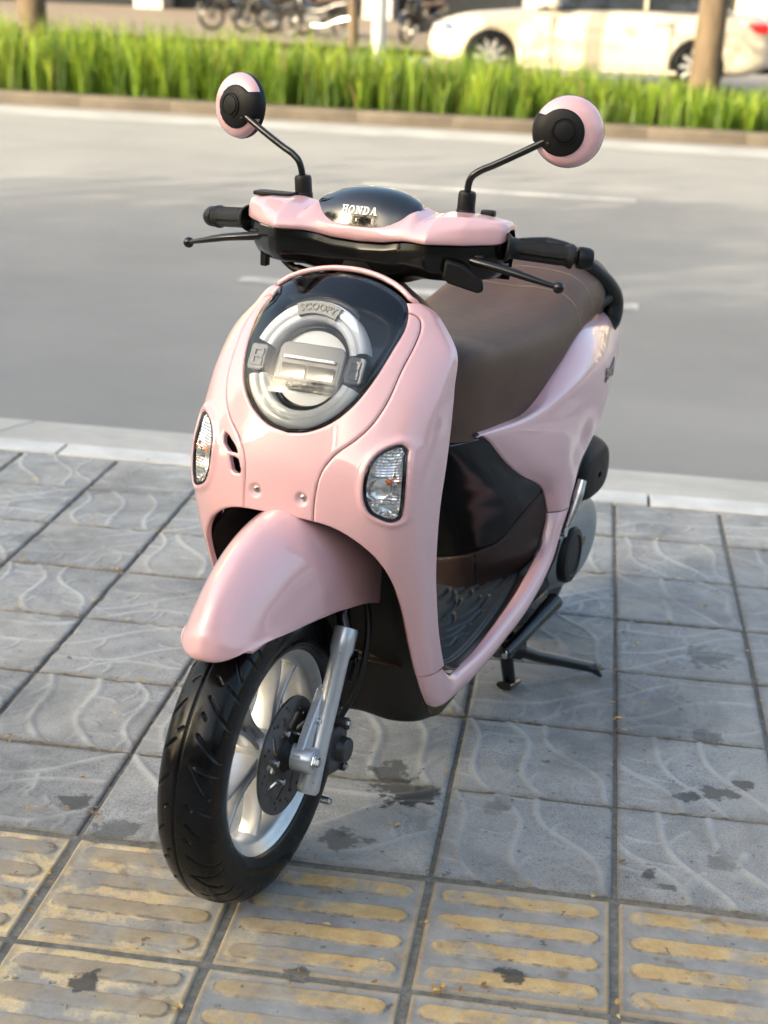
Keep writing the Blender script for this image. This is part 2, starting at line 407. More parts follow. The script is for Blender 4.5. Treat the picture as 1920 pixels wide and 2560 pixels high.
LENS_H = [(0, .7345), (.034, .7405), (.070, .7595), (.096, .787), (.112, .819), (.122, .856), (.1255, .888), (.1195, .9060), (.1085, .9215), (.098, .9282), (.084, .9348), (.06, .9428), (.03, .9484), (0, .950)]
def mirror_poly(h): return np.array(h+[(-x, z) for x, z in h[-2:0:-1]])
def smooth_half(h, n=60):
    return [tuple(p) for p in smooth_path(h, n)]
LENS = mirror_poly(smooth_half(LENS_H, 80))
ARCH_H = smooth_half([(0, .6125), (.033, .6118), (.063, .6095), (.09, .603), (.117, .588), (.140, .567), (.157, .540), (.1665, .508), (.1705, .470), (.172, .42), (.1715, .37), (.169, .30), (.165, .22)], 60)
ARCH = mirror_poly(ARCH_H+[(.165, .1), (0, .1)])
SEAM_H = [(0, .50), (.060, .50), (.060, .612)]+smooth_half([(.0602, .615), (.0605, .65), (.0665, .688), (.084, .7155), (.107, .736), (.125, .758), (.1375, .788), (.1435, .835), (.1465, .865), (.1440, .884), (.1390, .8965), (.130, .9035), (.120, .9065), (.10, .9075)], 50)+[(0, .9075)]
SEAM = mirror_poly(SEAM_H)
SIG = closed_curve([(.172, .7325), (.1785, .727), (.1805, .715), (.184, .686), (.185, .660), (.184, .636), (.1805, .6215), (.172, .6185), (.158, .6235), (.1445, .632), (.1355, .650), (.1325, .668), (.1325, .688), (.136, .706), (.1435, .719), (.156, .7285)], 90)
SIG_M = SIG*[-1, 1]
VENT1 = np.array([(-.112, .7165), (-.104, .7130), (-.097, .708), (-.0905, .7035), (-.085, .698), (-.0805, .6915), (-.085, .6905), (-.099, .6905), (-.105, .695), (-.1115, .7005), (-.1145, .709)])
VENT2 = np.array([(-.0965, .685), (-.084, .6845), (-.0775, .6825), (-.0735, .673), (-.0705, .667), (-.0725, .662), (-.081, .6605), (-.0885, .6635), (-.093, .675)])

SHIELD = Surf(shield_grid(181, 360), flip=True)
xz = lambda s: s.V[:, [0, 2]]
def lamp_lip(s):
    """soft raised lip round the turn signals and dimples for the two screws"""
    P = xz(s); h = np.zeros(len(P))
    for pg in (SIG, SIG_M):
        d = -polysdf(P, pg); h += .0035*np.exp(-((d-.004)/.006)**2)*(d > -.02)
    for sx in (-.040, .040):
        r = np.hypot(P[:, 0]-sx, P[:, 1]-.643); h -= .0065*(1/(1+np.exp((r-.0085)/.0011)))
    s.V = s.V+s.N*h[:, None]; return s
near = SHIELD
lamp_lip(SHIELD)
# front panel (between the seams, round the headlight)
s = SHIELD.copy()
s.clip(polysdf(xz(s), SEAM)-.0006); s.clip(-polysdf(xz(s), LENS)-.0004); s.clip(-polysdf(xz(s), ARCH))
s.rounded(.0022); V, F_ = s.panel(.006)
front_panel = mkobj('front_panel', V, F_, M['pink'], scooter)
# left and right leg shield panels
side_panels = []
TOPR = np.array([(-.104, .90), (.104, .90), (.104, 1.0), (-.104, 1.0)])
_tp = [(x, y+.003, z-.0028) for x, y, z in SH[0]]; _tp = [(-x, y, z) for x, y, z in _tp[:0:-1]]+_tp; _tp = [(-.1205, .2640, .9130)]+_tp+[(.1205, .2640, .9130)]
b = MB(); b.tube(_tp, .0046, n=14, smooth=80); b.build('lens_top_trim', M['pink'], scooter)
for sx in (1, -1):
    s = SHIELD.copy(); s.clip(s.V[:, 0]*sx-.02); s.clip(-polysdf(xz(s), TOPR)-.0001)
    s.clip(-polysdf(xz(s), SEAM)-.0006); s.clip(-polysdf(xz(s), ARCH)); s.clip(-polysdf(xz(s), LENS)-.0004)
    s.clip(s.V[:, 2]-(.309-.10*(s.V[:, 1]-.231)))
    s.clip(-polysdf(xz(s), SIG if sx > 0 else SIG_M)-.0004)
    if sx < 0:
        s.clip(-polysdf(xz(s), VENT1)); s.clip(-polysdf(xz(s), VENT2))
    s.clip(np.where(np.abs(s.V[:, 0]) > .098, .9195-s.V[:, 2], .02))
    s.rounded(.0025); V, F_ = s.panel(.007)
    side_panels.append(mkobj('leg_shield', V, F_, M['pink'], scooter))
# dark cavity behind vents
b = MB(); b.box((-.094, .112, .688), (.062, .02, .075)); b.build('vent_duct', M['hole_black'], side_panels[1], smooth=False)
for sx in (-.040, .040):
    ys = SHIELD.V[np.argmin(np.hypot(SHIELD.V[:, 0]-sx, SHIELD.V[:, 2]-.643))][1]
    b = MB(); ax = np.array([0, -1, .12]); ax /= np.linalg.norm(ax)
    b.lathe([(0, .0035), (.0025, .0035), (.0046, .0028), (.0052, .001), (.0052, -.003)], (sx, ys, .643), ax, 20)
    b.lathe([(.0056, .0008), (.0062, .0004), (.0066, -.002)], (sx, ys, .643), ax, 20)
    b.build('panel_screw', M['steel'], front_panel)

# ------------------------------------------------------------------ headlight
s = SHIELD.copy(); s.clip(polysdf(xz(s), LENS)+.0002)
base = s.copy(); dl = polysdf(xz(base), LENS)
bulge = lambda d: .011*(1-(1-np.clip(d/.07, 0, 1))**2)
hs = base.copy(); hs.offset(-.003-.046*(1-(1-np.clip(dl/.022, 0, 1))**2)); V, F_ = hs.panel(.003)
headlight = mkobj('headlight', V, F_, M['lamp_dark'], scooter)
win_h = [(0, .7395), (.034, .7455), (.0665, .764), (.0915, .790), (.107, .821), (.117, .857), (.119, .884), (.112, .9005), (.095, .9105), (.06, .9205), (.03, .9245), (0, .926)]
WIN = mirror_poly(smooth_half(win_h, 70))
bz = base.copy(); bz.offset(bulge(polysdf(xz(bz), LENS))-.0022); bz.clip(-polysdf(xz(bz), WIN)); V, F_ = bz.panel(.004)
mkobj('headlight_bezel', V, F_, M['gloss_black'], headlight)
ln = base.copy(); ln.clip(polysdf(xz(ln), LENS)-.0015); ln.offset(bulge(polysdf(xz(ln), LENS))); ln.rounded(.003); V, F_ = ln.panel(.004, True)
mkobj('headlight_lens', V, F_, M['lens'], headlight)
TAU = .50; HC = np.array([0, .140, .825]); HX = np.array([1.0, 0, 0]); HY = np.array([0, math.sin(TAU), math.cos(TAU)]); HN = np.array([0, -math.cos(TAU), math.sin(TAU)])
def hp(x, y, z=0): return HC+x*HX+y*HY+z*HN
def arc_ring(prof, a0, a1, n=60, asp=1.05):
    a = np.linspace(a0, a1, n); G = np.array([[hp(r*math.cos(t), asp*r*math.sin(t), h) for r, h in prof] for t in a]); return G
ringp = [(.0675, -.012), (.0685, .004), (.072, .0085), (.0765, .0080), (.0800, .0060), (.0810, .0085), (.0855, .0115), (.092, .0105), (.0972, .005), (.099, -.012)]
b = MB()
for a0, a1 in ((-.30+2*math.pi, math.pi+.30), (.30, math.pi-.30)):
    b.grid(arc_ring(ringp, a0, a1, 80), flip=False)
b.build('light_guide_ring', M['lamp_ring'], headlight, angle=60)
b = MB(); b.grid(arc_ring([(.0645, -.008), (.061, -.004), (.0595, -.014)], 0, 2*math.pi, 90)); b.build('inner_bezel', M['gloss_black'], headlight)
b = MB(); b.lathe([(0, -.012), (.03, -.012), (.0598, -.013)], HC, HN, 64); b.build('inner_reflector', M['lamp_grey'], headlight)
# projector block
def rrect(w, h, r, n=6):
    P = []
    for cx, cy, a in ((w/2-r, h/2-r, 0), (-w/2+r, h/2-r, 90), (-w/2+r, -h/2+r, 180), (w/2-r, -h/2+r, 270)):
        for i in range(n+1): t = math.radians(a+90*i/n); P.append((cx+r*math.cos(t), cy+r*math.sin(t)))
    return P
b = MB(); b.prism(rrect(.112, .074, .014), hp(0, -.002, -.010), HX, HY, .0085); b.build('projector_frame', M['lamp_plate'], headlight, bevel=.002)
b = MB(); b.prism(rrect(.098, .036, .004), hp(.001, -.006, -.0013), HX, HY, .0010); b.build('projector_recess', M['lamp_dark'], headlight)
b = MB(); b.box(hp(.0005, .0095, .0030), (.088, .005, .005), np.stack([HX, HY, HN], 1)); b.build('led_strip', M['lamp_ring'], headlight, bevel=.001)
for px_, w_ in ((-.023, .040), (.024, .044)):
    b = MB(); G = np.array([[hp(px_+w_*(i/10-.5), -.0205+.020*j/8, .0001+.0035*(j/8)**2+.0008*(i/5-1)**2) for i in range(11)] for j in range(9)]); b.grid(G, flip=False)
    b.build('led_reflector', M['led_refl'], headlight)
b = MB(); G = np.array([[hp(-.052+.104*i/12, -.024-.013*j/4, -.0002-.001*j/4+.003*math.sin(math.pi*j/4)) for i in range(13)] for j in range(5)]); b.grid(G, flip=True); b.build('lower_shade', M['lamp_dark'], headlight)
# side brackets and name plate
for sx in (-1, 1):
    b = MB(); b.prism(rrect(.029, .042, .006), hp(sx*.083, 0, -.004), HX, HY, .0165)
    br = b.build('ring_bracket', M['lamp_plate'], headlight, bevel=.002)
    b = MB()
    for yy in (-.010, .010): b.prism(rrect(.019, .0045, .002), hp(sx*.082, yy*1.2, .0128), HX, HY, .002)
    for xx, yy in ((-.007, .007), (.007, .007), (-.007, -.007), (.007, -.007)): b.box(hp(sx*.082+xx, yy, .0138), (.0045, .010, .002), np.stack([HX, HY, HN], 1))
    for xx, yy in ((-.003, 0), (.003, 0)): b.box(hp(sx*.082+xx, yy, .0136), (.010, .004, .0015), np.stack([HX, HY, HN], 1))
    b.build('chain_emblem', M['lamp_plate'], br, bevel=.0005)
A0, A1 = math.radians(66), math.radians(114)
b = MB(); b.grid(arc_ring([(.0755, .006), (.0755, .0145), (.0765, .0155), (.0945, .0155), (.0955, .0145), (.0955, .002)], A1, A0, 24, 1.04), flip=True)
plate = b.build('name_plate', M['lamp_plate'], headlight)
def text_mesh(body, size=1.0, shear=0.0, bold=0.0):
    cu = bpy.data.curves.new('lettering', 'FONT'); cu.body = body; cu.size = size; cu.align_x = 'CENTER'; cu.align_y = 'CENTER'
    cu.shear = shear; cu.offset = bold; cu.space_character = 1.12
    o = bpy.data.objects.new('lettering', cu); col.objects.link(o); dg = bpy.context.evaluated_depsgraph_get()
    me = bpy.data.meshes.new_from_object(o.evaluated_get(dg)); V = np.array([v.co[:] for v in me.vertices]); F_ = [tuple(p.vertices) for p in me.polygons]
    bpy.data.objects.remove(o); bpy.data.curves.remove(cu); bpy.data.meshes.remove(me); return V, F_
def extrude_flat(V, F_, fn, h):
    """lettering: map (x,y)->surface with fn(x,y,height)"""
    n = len(V); P = np.array([fn(x, y, h) for x, y, _ in V]); Q = np.array([fn(x, y, -.0004) for x, y, _ in V]); e = {}
    for f in F_:
        for a, c in zip(f, f[1:]+f[:1]): e[(a, c)] = 1
    S = [(a, n+a, n+c, c) for (a, c) in e if (c, a) not in e]
    return np.concatenate([P, Q]), list(F_)+S
V, F_ = text_mesh('SCOOPY', .0150, 0, .0004); V[:, 0] *= .98
def plate_map(x, y, h):
    r = .0855+y; t = math.pi/2-x/.0855; return hp(r*math.cos(t), 1.04*r*math.sin(t), .0156+h)
V, F_ = extrude_flat(V, F_, plate_map, .0012); mkobj('name_lettering', V, F_, M['lamp_dark'], plate, smooth=False)
# upper inner shelf of the lamp
b = MB(); b.grid(arc_ring([(.098, -.014), (.100, -.002), (.104, .0005), (.107, -.004)], math.radians(52), math.radians(128), 50, 1.05), flip=True); b.build('upper_shelf', M['lamp_dark'], headlight)

# ------------------------------------------------------------------ turn signals
for sx in (1, -1):
    pg = SIG if sx > 0 else SIG_M
    s = SHIELD.copy(); s.clip(s.V[:, 0]*sx-.11); s.clip(polysdf(xz(s), pg)+.0001)
    h = s.copy(); d = polysdf(xz(h), pg); h.offset(-.003-.022*(1-(1-np.clip(d/.012, 0, 1))**2))
    V, F_ = h.panel(.002); sig = mkobj('turn_signal', V, F_, M['lamp_dark'], scooter)
    # faceted reflector
    r = s.copy(); r.clip(polysdf(xz(r), pg)-.0035); d = polysdf(xz(r), pg); P = xz(r)
    fx, fz = np.floor(P[:, 0]/.0042), np.floor(P[:, 1]/.0042)
    cell = (np.abs((P[:, 0]/.0042) % 1-.5)+np.abs((P[:, 1]/.0042) % 1-.5))
    c0 = np.array([sx*.155, .668]); rr = np.hypot(P[:, 0]-c0[0], P[:, 1]-c0[1]); bowl = np.clip(1-rr/.020, 0, 1)
    hgt = -.005-.007*np.clip((d-.003)/.012, 0, 1)-.007*np.sqrt(bowl)+.0020*cell*(rr > .019)
    r.offset(hgt); V, F_ = r.panel(.001, True); mkobj('reflector', V, F_, M['sig_chrome'], sig, smooth=False)
    yb = r.V[np.argmin(np.hypot(r.V[:, 0]-sx*.158, r.V[:, 2]-.674))]
    b = MB(); b.ell(yb+np.array([0, .001, .003]), (.0052, .006, .0052)); b.build('bulb', M['amber'], sig)
    b = MB(); a = np.linspace(math.radians(200), math.radians(340), 10) if False else np.linspace(.3, .9, 2)
    for t in a:
        q = yb+np.array([sx*.017*math.cos(t), -.002, .017*math.sin(t)]); b.box(q, (.004, .003, .004), frame((sx*math.cos(t), -.4, math.sin(t)), (0, 1, 0)))
    b.build('amber_facets', M['amber'], sig)
    bz = s.copy(); d = polysdf(xz(bz), pg); bz.clip(.0024-d); bz.offset(.0004); bz.rounded(.001); V, F_ = bz.panel(.004); mkobj('signal_rim', V, F_, M['gloss_black'], sig)
    l = s.copy(); d = polysdf(xz(l), pg); l.clip(d-.0012); d = polysdf(xz(l), pg); l.offset(.0006+.005*(1-(1-np.clip(d/.02, 0, 1))**2)); V, F_ = l.panel(.003, True); mkobj('signal_lens', V, F_, M['lens2'], sig)
# ------------------------------------------------------------------ front fender
def mir_rows(R): return np.array([[(-x, y, z) for x, y, z in r[:0:-1]]+list(r) for r in R])
FEN = [[(0,-0.188,0.4585),(0.0126,-0.187,0.459),(0.0243,-0.183,0.461),(0.0342,-0.175,0.4645),(0.0414,-0.166,0.468)],
 [(0,-0.194,0.472),(0.01548,-0.19,0.4685),(0.0301,-0.18,0.467),(0.04128,-0.169,0.468),(0.04816,-0.16,0.472)],
 [(0,-0.191,0.492),(0.01848,-0.186,0.486),(0.03612,-0.173,0.479),(0.04872,-0.158,0.4735),(0.05544,-0.148,0.475)],
 [(0,-0.175,0.521),(0.02241,-0.166,0.512),(0.04482,-0.146,0.498),(0.06059,-0.123,0.482),(0.0664,-0.111,0.4785)],
 [(0,-0.141,0.558),(0.02573,-0.13,0.547),(0.05146,-0.104,0.525),(0.06889,-0.072,0.491),(0.0747,-0.053,0.4735)],
 [(0,-0.085,0.593),(0.02856,-0.075,0.58),(0.05628,-0.049,0.553),(0.0756,-0.015,0.504),(0.08148,0.011,0.4685)],
 [(0,-0.016,0.6135),(0.03096,-0.006,0.603),(0.06106,0.016,0.573),(0.0817,0.049,0.52),(0.08686,0.076,0.4605)],
 [(0,0.07,0.62),(0.0333,0.074,0.61),(0.0657,0.088,0.579),(0.0873,0.112,0.525),(0.0927,0.13,0.4515)],
 [(0,0.16,0.612),(0.03478,0.163,0.6),(0.06862,0.17,0.57),(0.09118,0.182,0.52),(0.09682,0.186,0.44)],
 [(0,0.235,0.59),(0.03552,0.236,0.578),(0.07008,0.238,0.55),(0.09312,0.24,0.505),(0.09696,0.24,0.4215)]]
for _r, _dz in ((0, .005), (1, .005), (2, .004), (3, .0025), (4, .001)): FEN[_r] = [(x, y, z+_dz) for x, y, z in FEN[_r]]
G = loft(mir_rows(FEN), 90, 140)
def steer(V, ang):
    """turn points about the raked steering axis"""
    k_ = np.array([0, .4472, .8944]); p = np.array([0, -.084, 0]); W = np.asarray(V, float)-p; c, s_ = math.cos(ang), math.sin(ang)
    return p+W*c+np.cross(k_, W)*s_+(W@k_)[..., None]*k_*(1-c)
G = steer(G, math.radians(2.8)); s = Surf(G, flip=False)
if s.N[70*90+45][2] < 0: s = Surf(G, flip=True)
e = np.minimum.reduce([np.minimum(np.arange(90), 89-np.arange(90))[None, :].repeat(140, 0)*.0030, np.minimum(np.arange(140), 139-np.arange(140))[:, None].repeat(90, 1)*.0042])
_N = s.N.reshape(140, 90, 3)
for _j in range(9):
    for _i in range(9): _N[_j, _i] = _N[9, 9]; _N[_j, 89-_i] = _N[9, 80]
s.N = _N.reshape(-1, 3); s.d = e.ravel(); s.rounded(.0025)
V, F_ = s.panel(.004); fender = mkobj('front_fender', V, F_, M['pink'], scooter)

# ------------------------------------------------------------------ wheels
def make_tyre(cy, cz, R, W, name, parent, rim_r=.161, nseg=1040):
    prof = [(-.034, rim_r-.001), (-.041, rim_r+.004), (-.0475, rim_r+.018), (-.0505, rim_r+.034), (-.0495, R-.030), (-.0445, R-.0175), (-.036, R-.0092), (-.024, R-.0035), (-.012, R-.0008), (0, R)]
    k_ = W/.10; prof = [(x*k_, r) for x, r in prof]; prof = prof+[(-x, r) for x, r in prof[-2::-1]]
    P = smooth_path([(x, r) for x, r in prof], 150); n = nseg; th = np.arange(n)*2*np.pi/n
    per = 2*np.pi*R; pitch = per/8
    X = P[:, 0][None, :].repeat(n, 0); Rr = P[:, 1][None, :].repeat(n, 0); A = (th*R)[:, None].repeat(len(P), 1)
    tread = (Rr > R-.036)
    Q = np.stack([np.mod(A, pitch).ravel(), X.ravel()], 1); gro = np.full(len(Q), 1e9)
    segs = [((.008, .013), (.046, .046)), ((.066, .013), (.100, .046)), ((.122, .046), (.108, .012)), ((.108, .012), (.158, .042)), ((.034, .011), (.041, .018)), ((.168, .013), (.176, .021)), ((.175, .030), (.188, .046)),
            ((.020, -.022), (.050, -.043)), ((.078, -.020), (.100, -.042)), ((.128, -.018), (.160, -.044)), ((.060, -.012), (.066, -.019)), ((.172, -.014), (.180, -.022))]
    for a, c in segs:
        for sh in (-pitch, 0, pitch):
            gro = np.minimum(gro, segdist(Q, [((a[0]+sh, a[1]), (c[0]+sh, c[1]))]))
    gd = .0036*np.clip(1.6*(1-(gro/.0021)**2), 0, 1)+.0034*np.clip(1.6*(1-((Q[:, 1]+.006)/.0021)**2), 0, 1)
    # sidewall ribs
    side = np.abs(Rr.ravel()-(rim_r+.012)); gd2 = -.0008*np.clip(1-(side/.0016)**2, 0, 1)
    dep = np.where(tread.ravel(), gd, gd2).reshape(X.shape); Rr = Rr-dep
    V = np.stack([X, cy+Rr*np.cos(th)[:, None], cz+Rr*np.sin(th)[:, None]], -1).reshape(-1, 3)
    return mkobj(name, V, gridf(n, len(P), wv=True, flip=False), M['tyre'], parent)
def spoke(b, ang, cy, cz, r0=.024, r1=.145, spread=.24, x0=.0):
    for sg in (-1, 1):
        P0 = np.array([r0, sg*.010]); P1 = np.array([.075, sg*.0115]); P2 = np.array([.118, sg*.021]); P3 = np.array([r1, sg*.036])
        pth = smooth_path([P0, P1, P2, P3], 14); w = np.interp(np.linspace(0, 1, 14), [0, .5, .85, 1], [.0070, .0058, .0064, .0105]); hx = np.interp(np.linspace(0, 1, 14), [0, .4, 1], [.020, .0155, .0165])
        T = np.gradient(pth, axis=0); T /= np.linalg.norm(T, axis=1)[:, None]; Nn = np.stack([-T[:, 1], T[:, 0]], 1); rings = []
        for i in range(14):
            ring = []
            for ww, xx in ((-1, -.7), (-.75, -1), (.75, -1), (1, -.7), (1, .7), (.7, 1), (-.7, 1), (-1, .7)):
                q = pth[i]+Nn[i]*ww*w[i]*.72; yy = q[0]*math.cos(ang)-q[1]*math.sin(ang); zz = q[0]*math.sin(ang)+q[1]*math.cos(ang); ring.append((x0+xx*hx[i], cy+yy, cz+zz))
            rings.append(ring)
        b.add(np.array(rings).reshape(-1, 3), gridf(14, 8, wu=True))
    # recessed web between the two ribs
    G = []
    for i in range(8):
        r_ = .03+.045*i/7; G.append([(x0+.008, cy+r_*math.cos(ang)-h*math.sin(ang), cz+r_*math.sin(ang)+h*math.cos(ang)) for h in np.linspace(-.011, .011, 5)])
    b.grid(np.array(G)); G2 = np.array(G); G2[:, :, 0] = x0-.008; b.grid(G2, flip=True)
def make_wheel(cy, R, W, name, spokes=5, a0=1.05, disc=True):
    cz = R; w = MB()
    rp = [(.1640, .0375), (.1665, .0355), (.1665, .030), (.158, .0285), (.150, .020), (.150, -.020), (.158, -.0285), (.1665, -.030), (.1665, -.0355), (.1640, -.0375), (.1610, -.0365), (.1585, -.0315), (.150, -.0265), (.1435, -.018), (.1425, 0), (.1435, .018), (.150, .0265), (.1585, .0315), (.1610, .0365)]
    w.lathe(rp, (0, cy, cz), (1, 0, 0), 120, closed=True); rim = w.build(name, M['alloy'], scooter, angle=50)
    make_tyre(cy, cz, R, W, 'tyre', rim, nseg=1040 if disc else 400)
    for k_ in range(spokes):
        b = MB(); spoke(b, a0+2*math.pi*k_/spokes, cy, cz); b.build('spoke', M['alloy'], rim, angle=50, bevel=.0015)
    b = MB(); b.lathe([(.010, .046), (.022, .046), (.026, .042), (.027, .03), (.033, .02), (.034, 0), (.033, -.02), (.027, -.03), (.026, -.042), (.02, -.046), (.01, -.046)], (0, cy, cz), (1, 0, 0), 40); b.build('hub', M['alloy'], rim)
    return rim
WR = .2425
fw = make_wheel(0, WR, .096, 'front_wheel')
# brake disc with slots and holes
def disc_obj(parent, cy, cz, x, r0=.027, r1=.095):
    nr, na = 46, 420; rr = np.linspace(r0, r1, nr); aa = np.linspace(0, 2*np.pi, na)
    G = np.array([[(x, cy+r*math.cos(a), cz+r*math.sin(a)) for a in aa] for r in rr]); s = Surf(G)
    if s.N[0][0] < 0: s = Surf(G, flip=True)
    Y = s.V[:, 1]-cy; Z = s.V[:, 2]-cz; r = np.hypot(Y, Z); a = np.arctan2(Z, Y); s.clip(np.ones(len(r)))
    def polar(s): return s.V[:, 1]-cy, s.V[:, 2]-cz
    for k_ in range(10):                        # slanted slots
        t = 2*math.pi*k_/10; u = np.array([math.cos(t), math.sin(t)]); v = np.array([-u[1], u[0]])
        Y, Z = polar(s); P = np.stack([Y, Z], 1); s.clip(segdist(P, [(u*.046+v*.007, u*.0655-v*.009)])-.0047)
    for k_ in range(12):
        for j, (r_, da) in enumerate(((.076, 0), (.0845, .10), (.072, .26))):
            t = 2*math.pi*k_/12+da; Y, Z = polar(s); s.clip(np.hypot(Y-r_*math.cos(t), Z-r_*math.sin(t))-.0030)
    Y, Z = polar(s); s.clip(.0945-np.hypot(Y, Z)); V, F_ = s.panel(.004); return mkobj('brake_disc', V, F_, M['disc'], parent, angle=40)
dk = disc_obj(fw, 0, WR, .054)
b = MB(); b.lathe([(.014, .0665), (.019, .066), (.0215, .060), (.025, .056), (.0285, .0535), (.029, .0485)], (0, 0, WR), (1, 0, 0), 32); b.build('disc_carrier', M['matte_black'], fw)
for k_ in range(5):
    t = .5+2*math.pi*k_/5; b = MB(); c = np.array([.0545, .0415*math.cos(t), WR+.0415*math.sin(t)])
    b.lathe([(0, .006), (.003, .006), (.0048, .005), (.0052, .0005), (.0052, -.002)], c, (1, 0, 0), 16); b.build('disc_bolt', M['steel'], fw)
# rear wheel
rw = make_wheel(1.251, .2475, .108, 'rear_wheel', a0=.3, disc=False)
# moulding hairs on the tyre
b = MB()
for k_ in range(110):
    t = nrng.uniform(0, 2*np.pi); sx = nrng.choice([-1, 1]); x = sx*nrng.uniform(.040, .0505); r = WR-.030+nrng.uniform(0, .014)
    if abs(x) < .046: r = WR-.012
    p = np.array([x, r*math.cos(t), WR+r*math.sin(t)]); d = np.array([sx*.8, .6*math.cos(t)+nrng.uniform(-.3, .3), .6*math.sin(t)+nrng.uniform(-.3, .3)]); d /= np.linalg.norm(d)
    if p[2] < .02: continue
    b.tube([p, p+d*nrng.uniform(.002, .006)], [.00035, .0002], n=4)
b.build('rubber_hairs', M['rubber'], fw)['kind'] = 'stuff'

# ------------------------------------------------------------------ fork, caliper, hose
for sx in (1, -1):
    ax = np.array([0, .4472, .8944]); p0 = np.array([sx*.085, .0125, .178])
    b = MB(); q = lambda t: p0+ax*t
    b.tube([q(0), q(.004), q(.008), q(.085), q(.218), q(.232), q(.262), q(.266)], [.0145, .0172, .0180, .0160, .0160, .0195, .0195, .0180], n=28)
    fork = b.build('fork_leg', M['fork'], scooter, angle=40)
    b = MB(); b.tube([q(.262), q(.285)-np.array([sx*.012, 0, 0]), q(.50)-np.array([sx*.024, 0, 0])], .0115, n=20); b.build('fork_tube', M['black_metal'], fork)
    b = MB()
    # axle boss with web up the leg
    b.lathe([(.019, -.047), (.0205, -.044), (.0205, .012), (.019, .0145), (0, .0145)] if sx > 0 else [(0, -.0145), (.019, -.0145), (.0205, -.012), (.0205, .044), (.019, .047)], (sx*.085, .002, WR), (1, 0, 0), 32)
    b.build('axle_boss', M['fork'], fork, angle=40)
    b = MB(); G = []
    for i in range(12):
        t = i/11; c = np.array([sx*(.078-.006*t), .002, WR+.008])*(1-t)+(q(.17)+np.array([-sx*.014, -.006, 0]))*t; wv = .016*(1-t)**1.3+.006
        G.append([c+np.array([dx*.007, wv*dy, 0]) for dx, dy in ((-1, -1), (1, -1), (1, 1), (-1, 1))])
    b.add(np.array(G).reshape(-1, 3), gridf(12, 4, wu=True)); b.build('boss_web', M['fork'], fork, bevel=.002)
    b = MB(); b.lathe([(0, .024*sx), (.0075, .024*sx), (.0085, .022*sx), (.0085, .0165*sx), (.0125, .016*sx), (.013, .0135*sx)], (sx*.085, .002, WR), (1, 0, 0), 6 if sx > 0 else 24); b.build('axle_nut', M['steel'], fork, smooth=False)
    b = MB(); b.tube([(sx*.02, .002, WR), (sx*.06, .002, WR)], .0125, n=20); b.build('axle_spacer', M['matte_black'], fork)
b = MB(); cal = np.array([.078, .105, .215])
b.prism([(-.035, -.035), (.012, -.045), (.034, -.025), (.038, .020), (.020, .046), (-.022, .044), (-.038, .012)], cal+np.array([-.04, 0, 0]), (0, 1, 0), (0, 0, 1), .055)
caliper = b.build('brake_caliper', M['caliper'], scooter, bevel=.005, seg=3)
b = MB(); b.lathe([(0, .030), (.018, .030), (.0205, .027), (.0215, .012), (.024, .008), (.024, -.01)], cal+np.array([0, .010, -.004]), (1, 0, 0), 24); b.build('piston_cover', M['caliper'], caliper)
for dy, dz, L in ((.000, .050, .030), (.022, -.040, .020), (.030, .030, .018)):
    b = MB(); b.tube([cal+np.array([-.02, dy, dz]), cal+np.array([L, dy, dz])], .0085, n=16); b.build('slide_pin', M['caliper'], caliper)
    b = MB(); b.tube([cal+np.array([L, dy, dz]), cal+np.array([L+.004, dy, dz])], .0055, n=6); b.build('pin_bolt', M['steel'], caliper, smooth=False)
for c in ((.070, .052, .285), (.092, .052, .150)):
    b = MB(); b.tube([np.array(c), np.array(c)+[.014, 0, 0]], [.006, .006], n=12); b.tube([np.array(c)+[.0141, 0, 0], np.array(c)+[.018, 0, 0]], .0045, n=6); b.build('bracket_bolt', M['steel'], caliper)
b = MB(); b.tube([(.082, .125, .255), (.098, .150, .300), (.103, .170, .350), (.098, .190, .400), (.080, .200, .460), (.05, .21, .52)], .0055, n=12, smooth=40); b.build('brake_hose', M['rubber'], scooter)
b = MB(); b.box((.082, .165, .335), (.006, .022, .050), frame((0, .447, .894))); b.tube([(.085, .160, .350), (.094, .160, .350)], .006, n=6); b.build('hose_bracket', M['black_metal'], scooter, bevel=.001)

_ax = Vector((0, .4472, .8944)); _pp = Vector((0, -.084, 0)); _STEER = Matrix.Translation(_pp) @ Matrix.Rotation(math.radians(2.2), 4, _ax) @ Matrix.Translation(-_pp)
for _o in list(scooter.children):
    if _o.name.split('.')[0] in ('front_wheel', 'fork_leg', 'brake_caliper', 'brake_hose', 'hose_bracket'): _o.matrix_local = _STEER
# ------------------------------------------------------------------ inner wheel-arch cover and leg-shield back
IC = [
 [(0,.30,.60),(.06,.29,.60),(.10,.23,.598),(.115,.115,.586)],
 [(0,.31,.54),(.07,.29,.54),(.12,.22,.54),(.154,.125,.54)],
 [(0,.325,.46),(.075,.305,.46),(.13,.24,.46),(.168,.162,.46)],
 [(0,.34,.37),(.075,.325,.37),(.13,.27,.37),(.168,.204,.37)],
 [(0,.35,.30),(.075,.338,.30),(.13,.295,.30),(.166,.243,.30)],
 [(0,.358,.24),(.07,.350,.24),(.125,.325,.235),(.160,.292,.232)],
 [(0,.365,.185),(.065,.362,.182),(.115,.355,.178),(.150,.345,.185)],
 [(0,.378,.147),(.06,.378,.142),(.105,.390,.145),(.145,.400,.165)],
 [(0,.42,.128),(.06,.43,.125),(.10,.44,.132),(.14,.45,.160)],
 [(0,.62,.135),(.06,.62,.135),(.10,.62,.140),(.14,.62,.18)]]
G = loft(mir_rows(IC), 60, 90); s = Surf(G); s = s if s.N[45*60+30][1] < 0 else Surf(G, flip=True)
V, F_ = s.panel(.004); mkobj('inner_wheel_cover', V, F_, M['grey_black'], scooter)
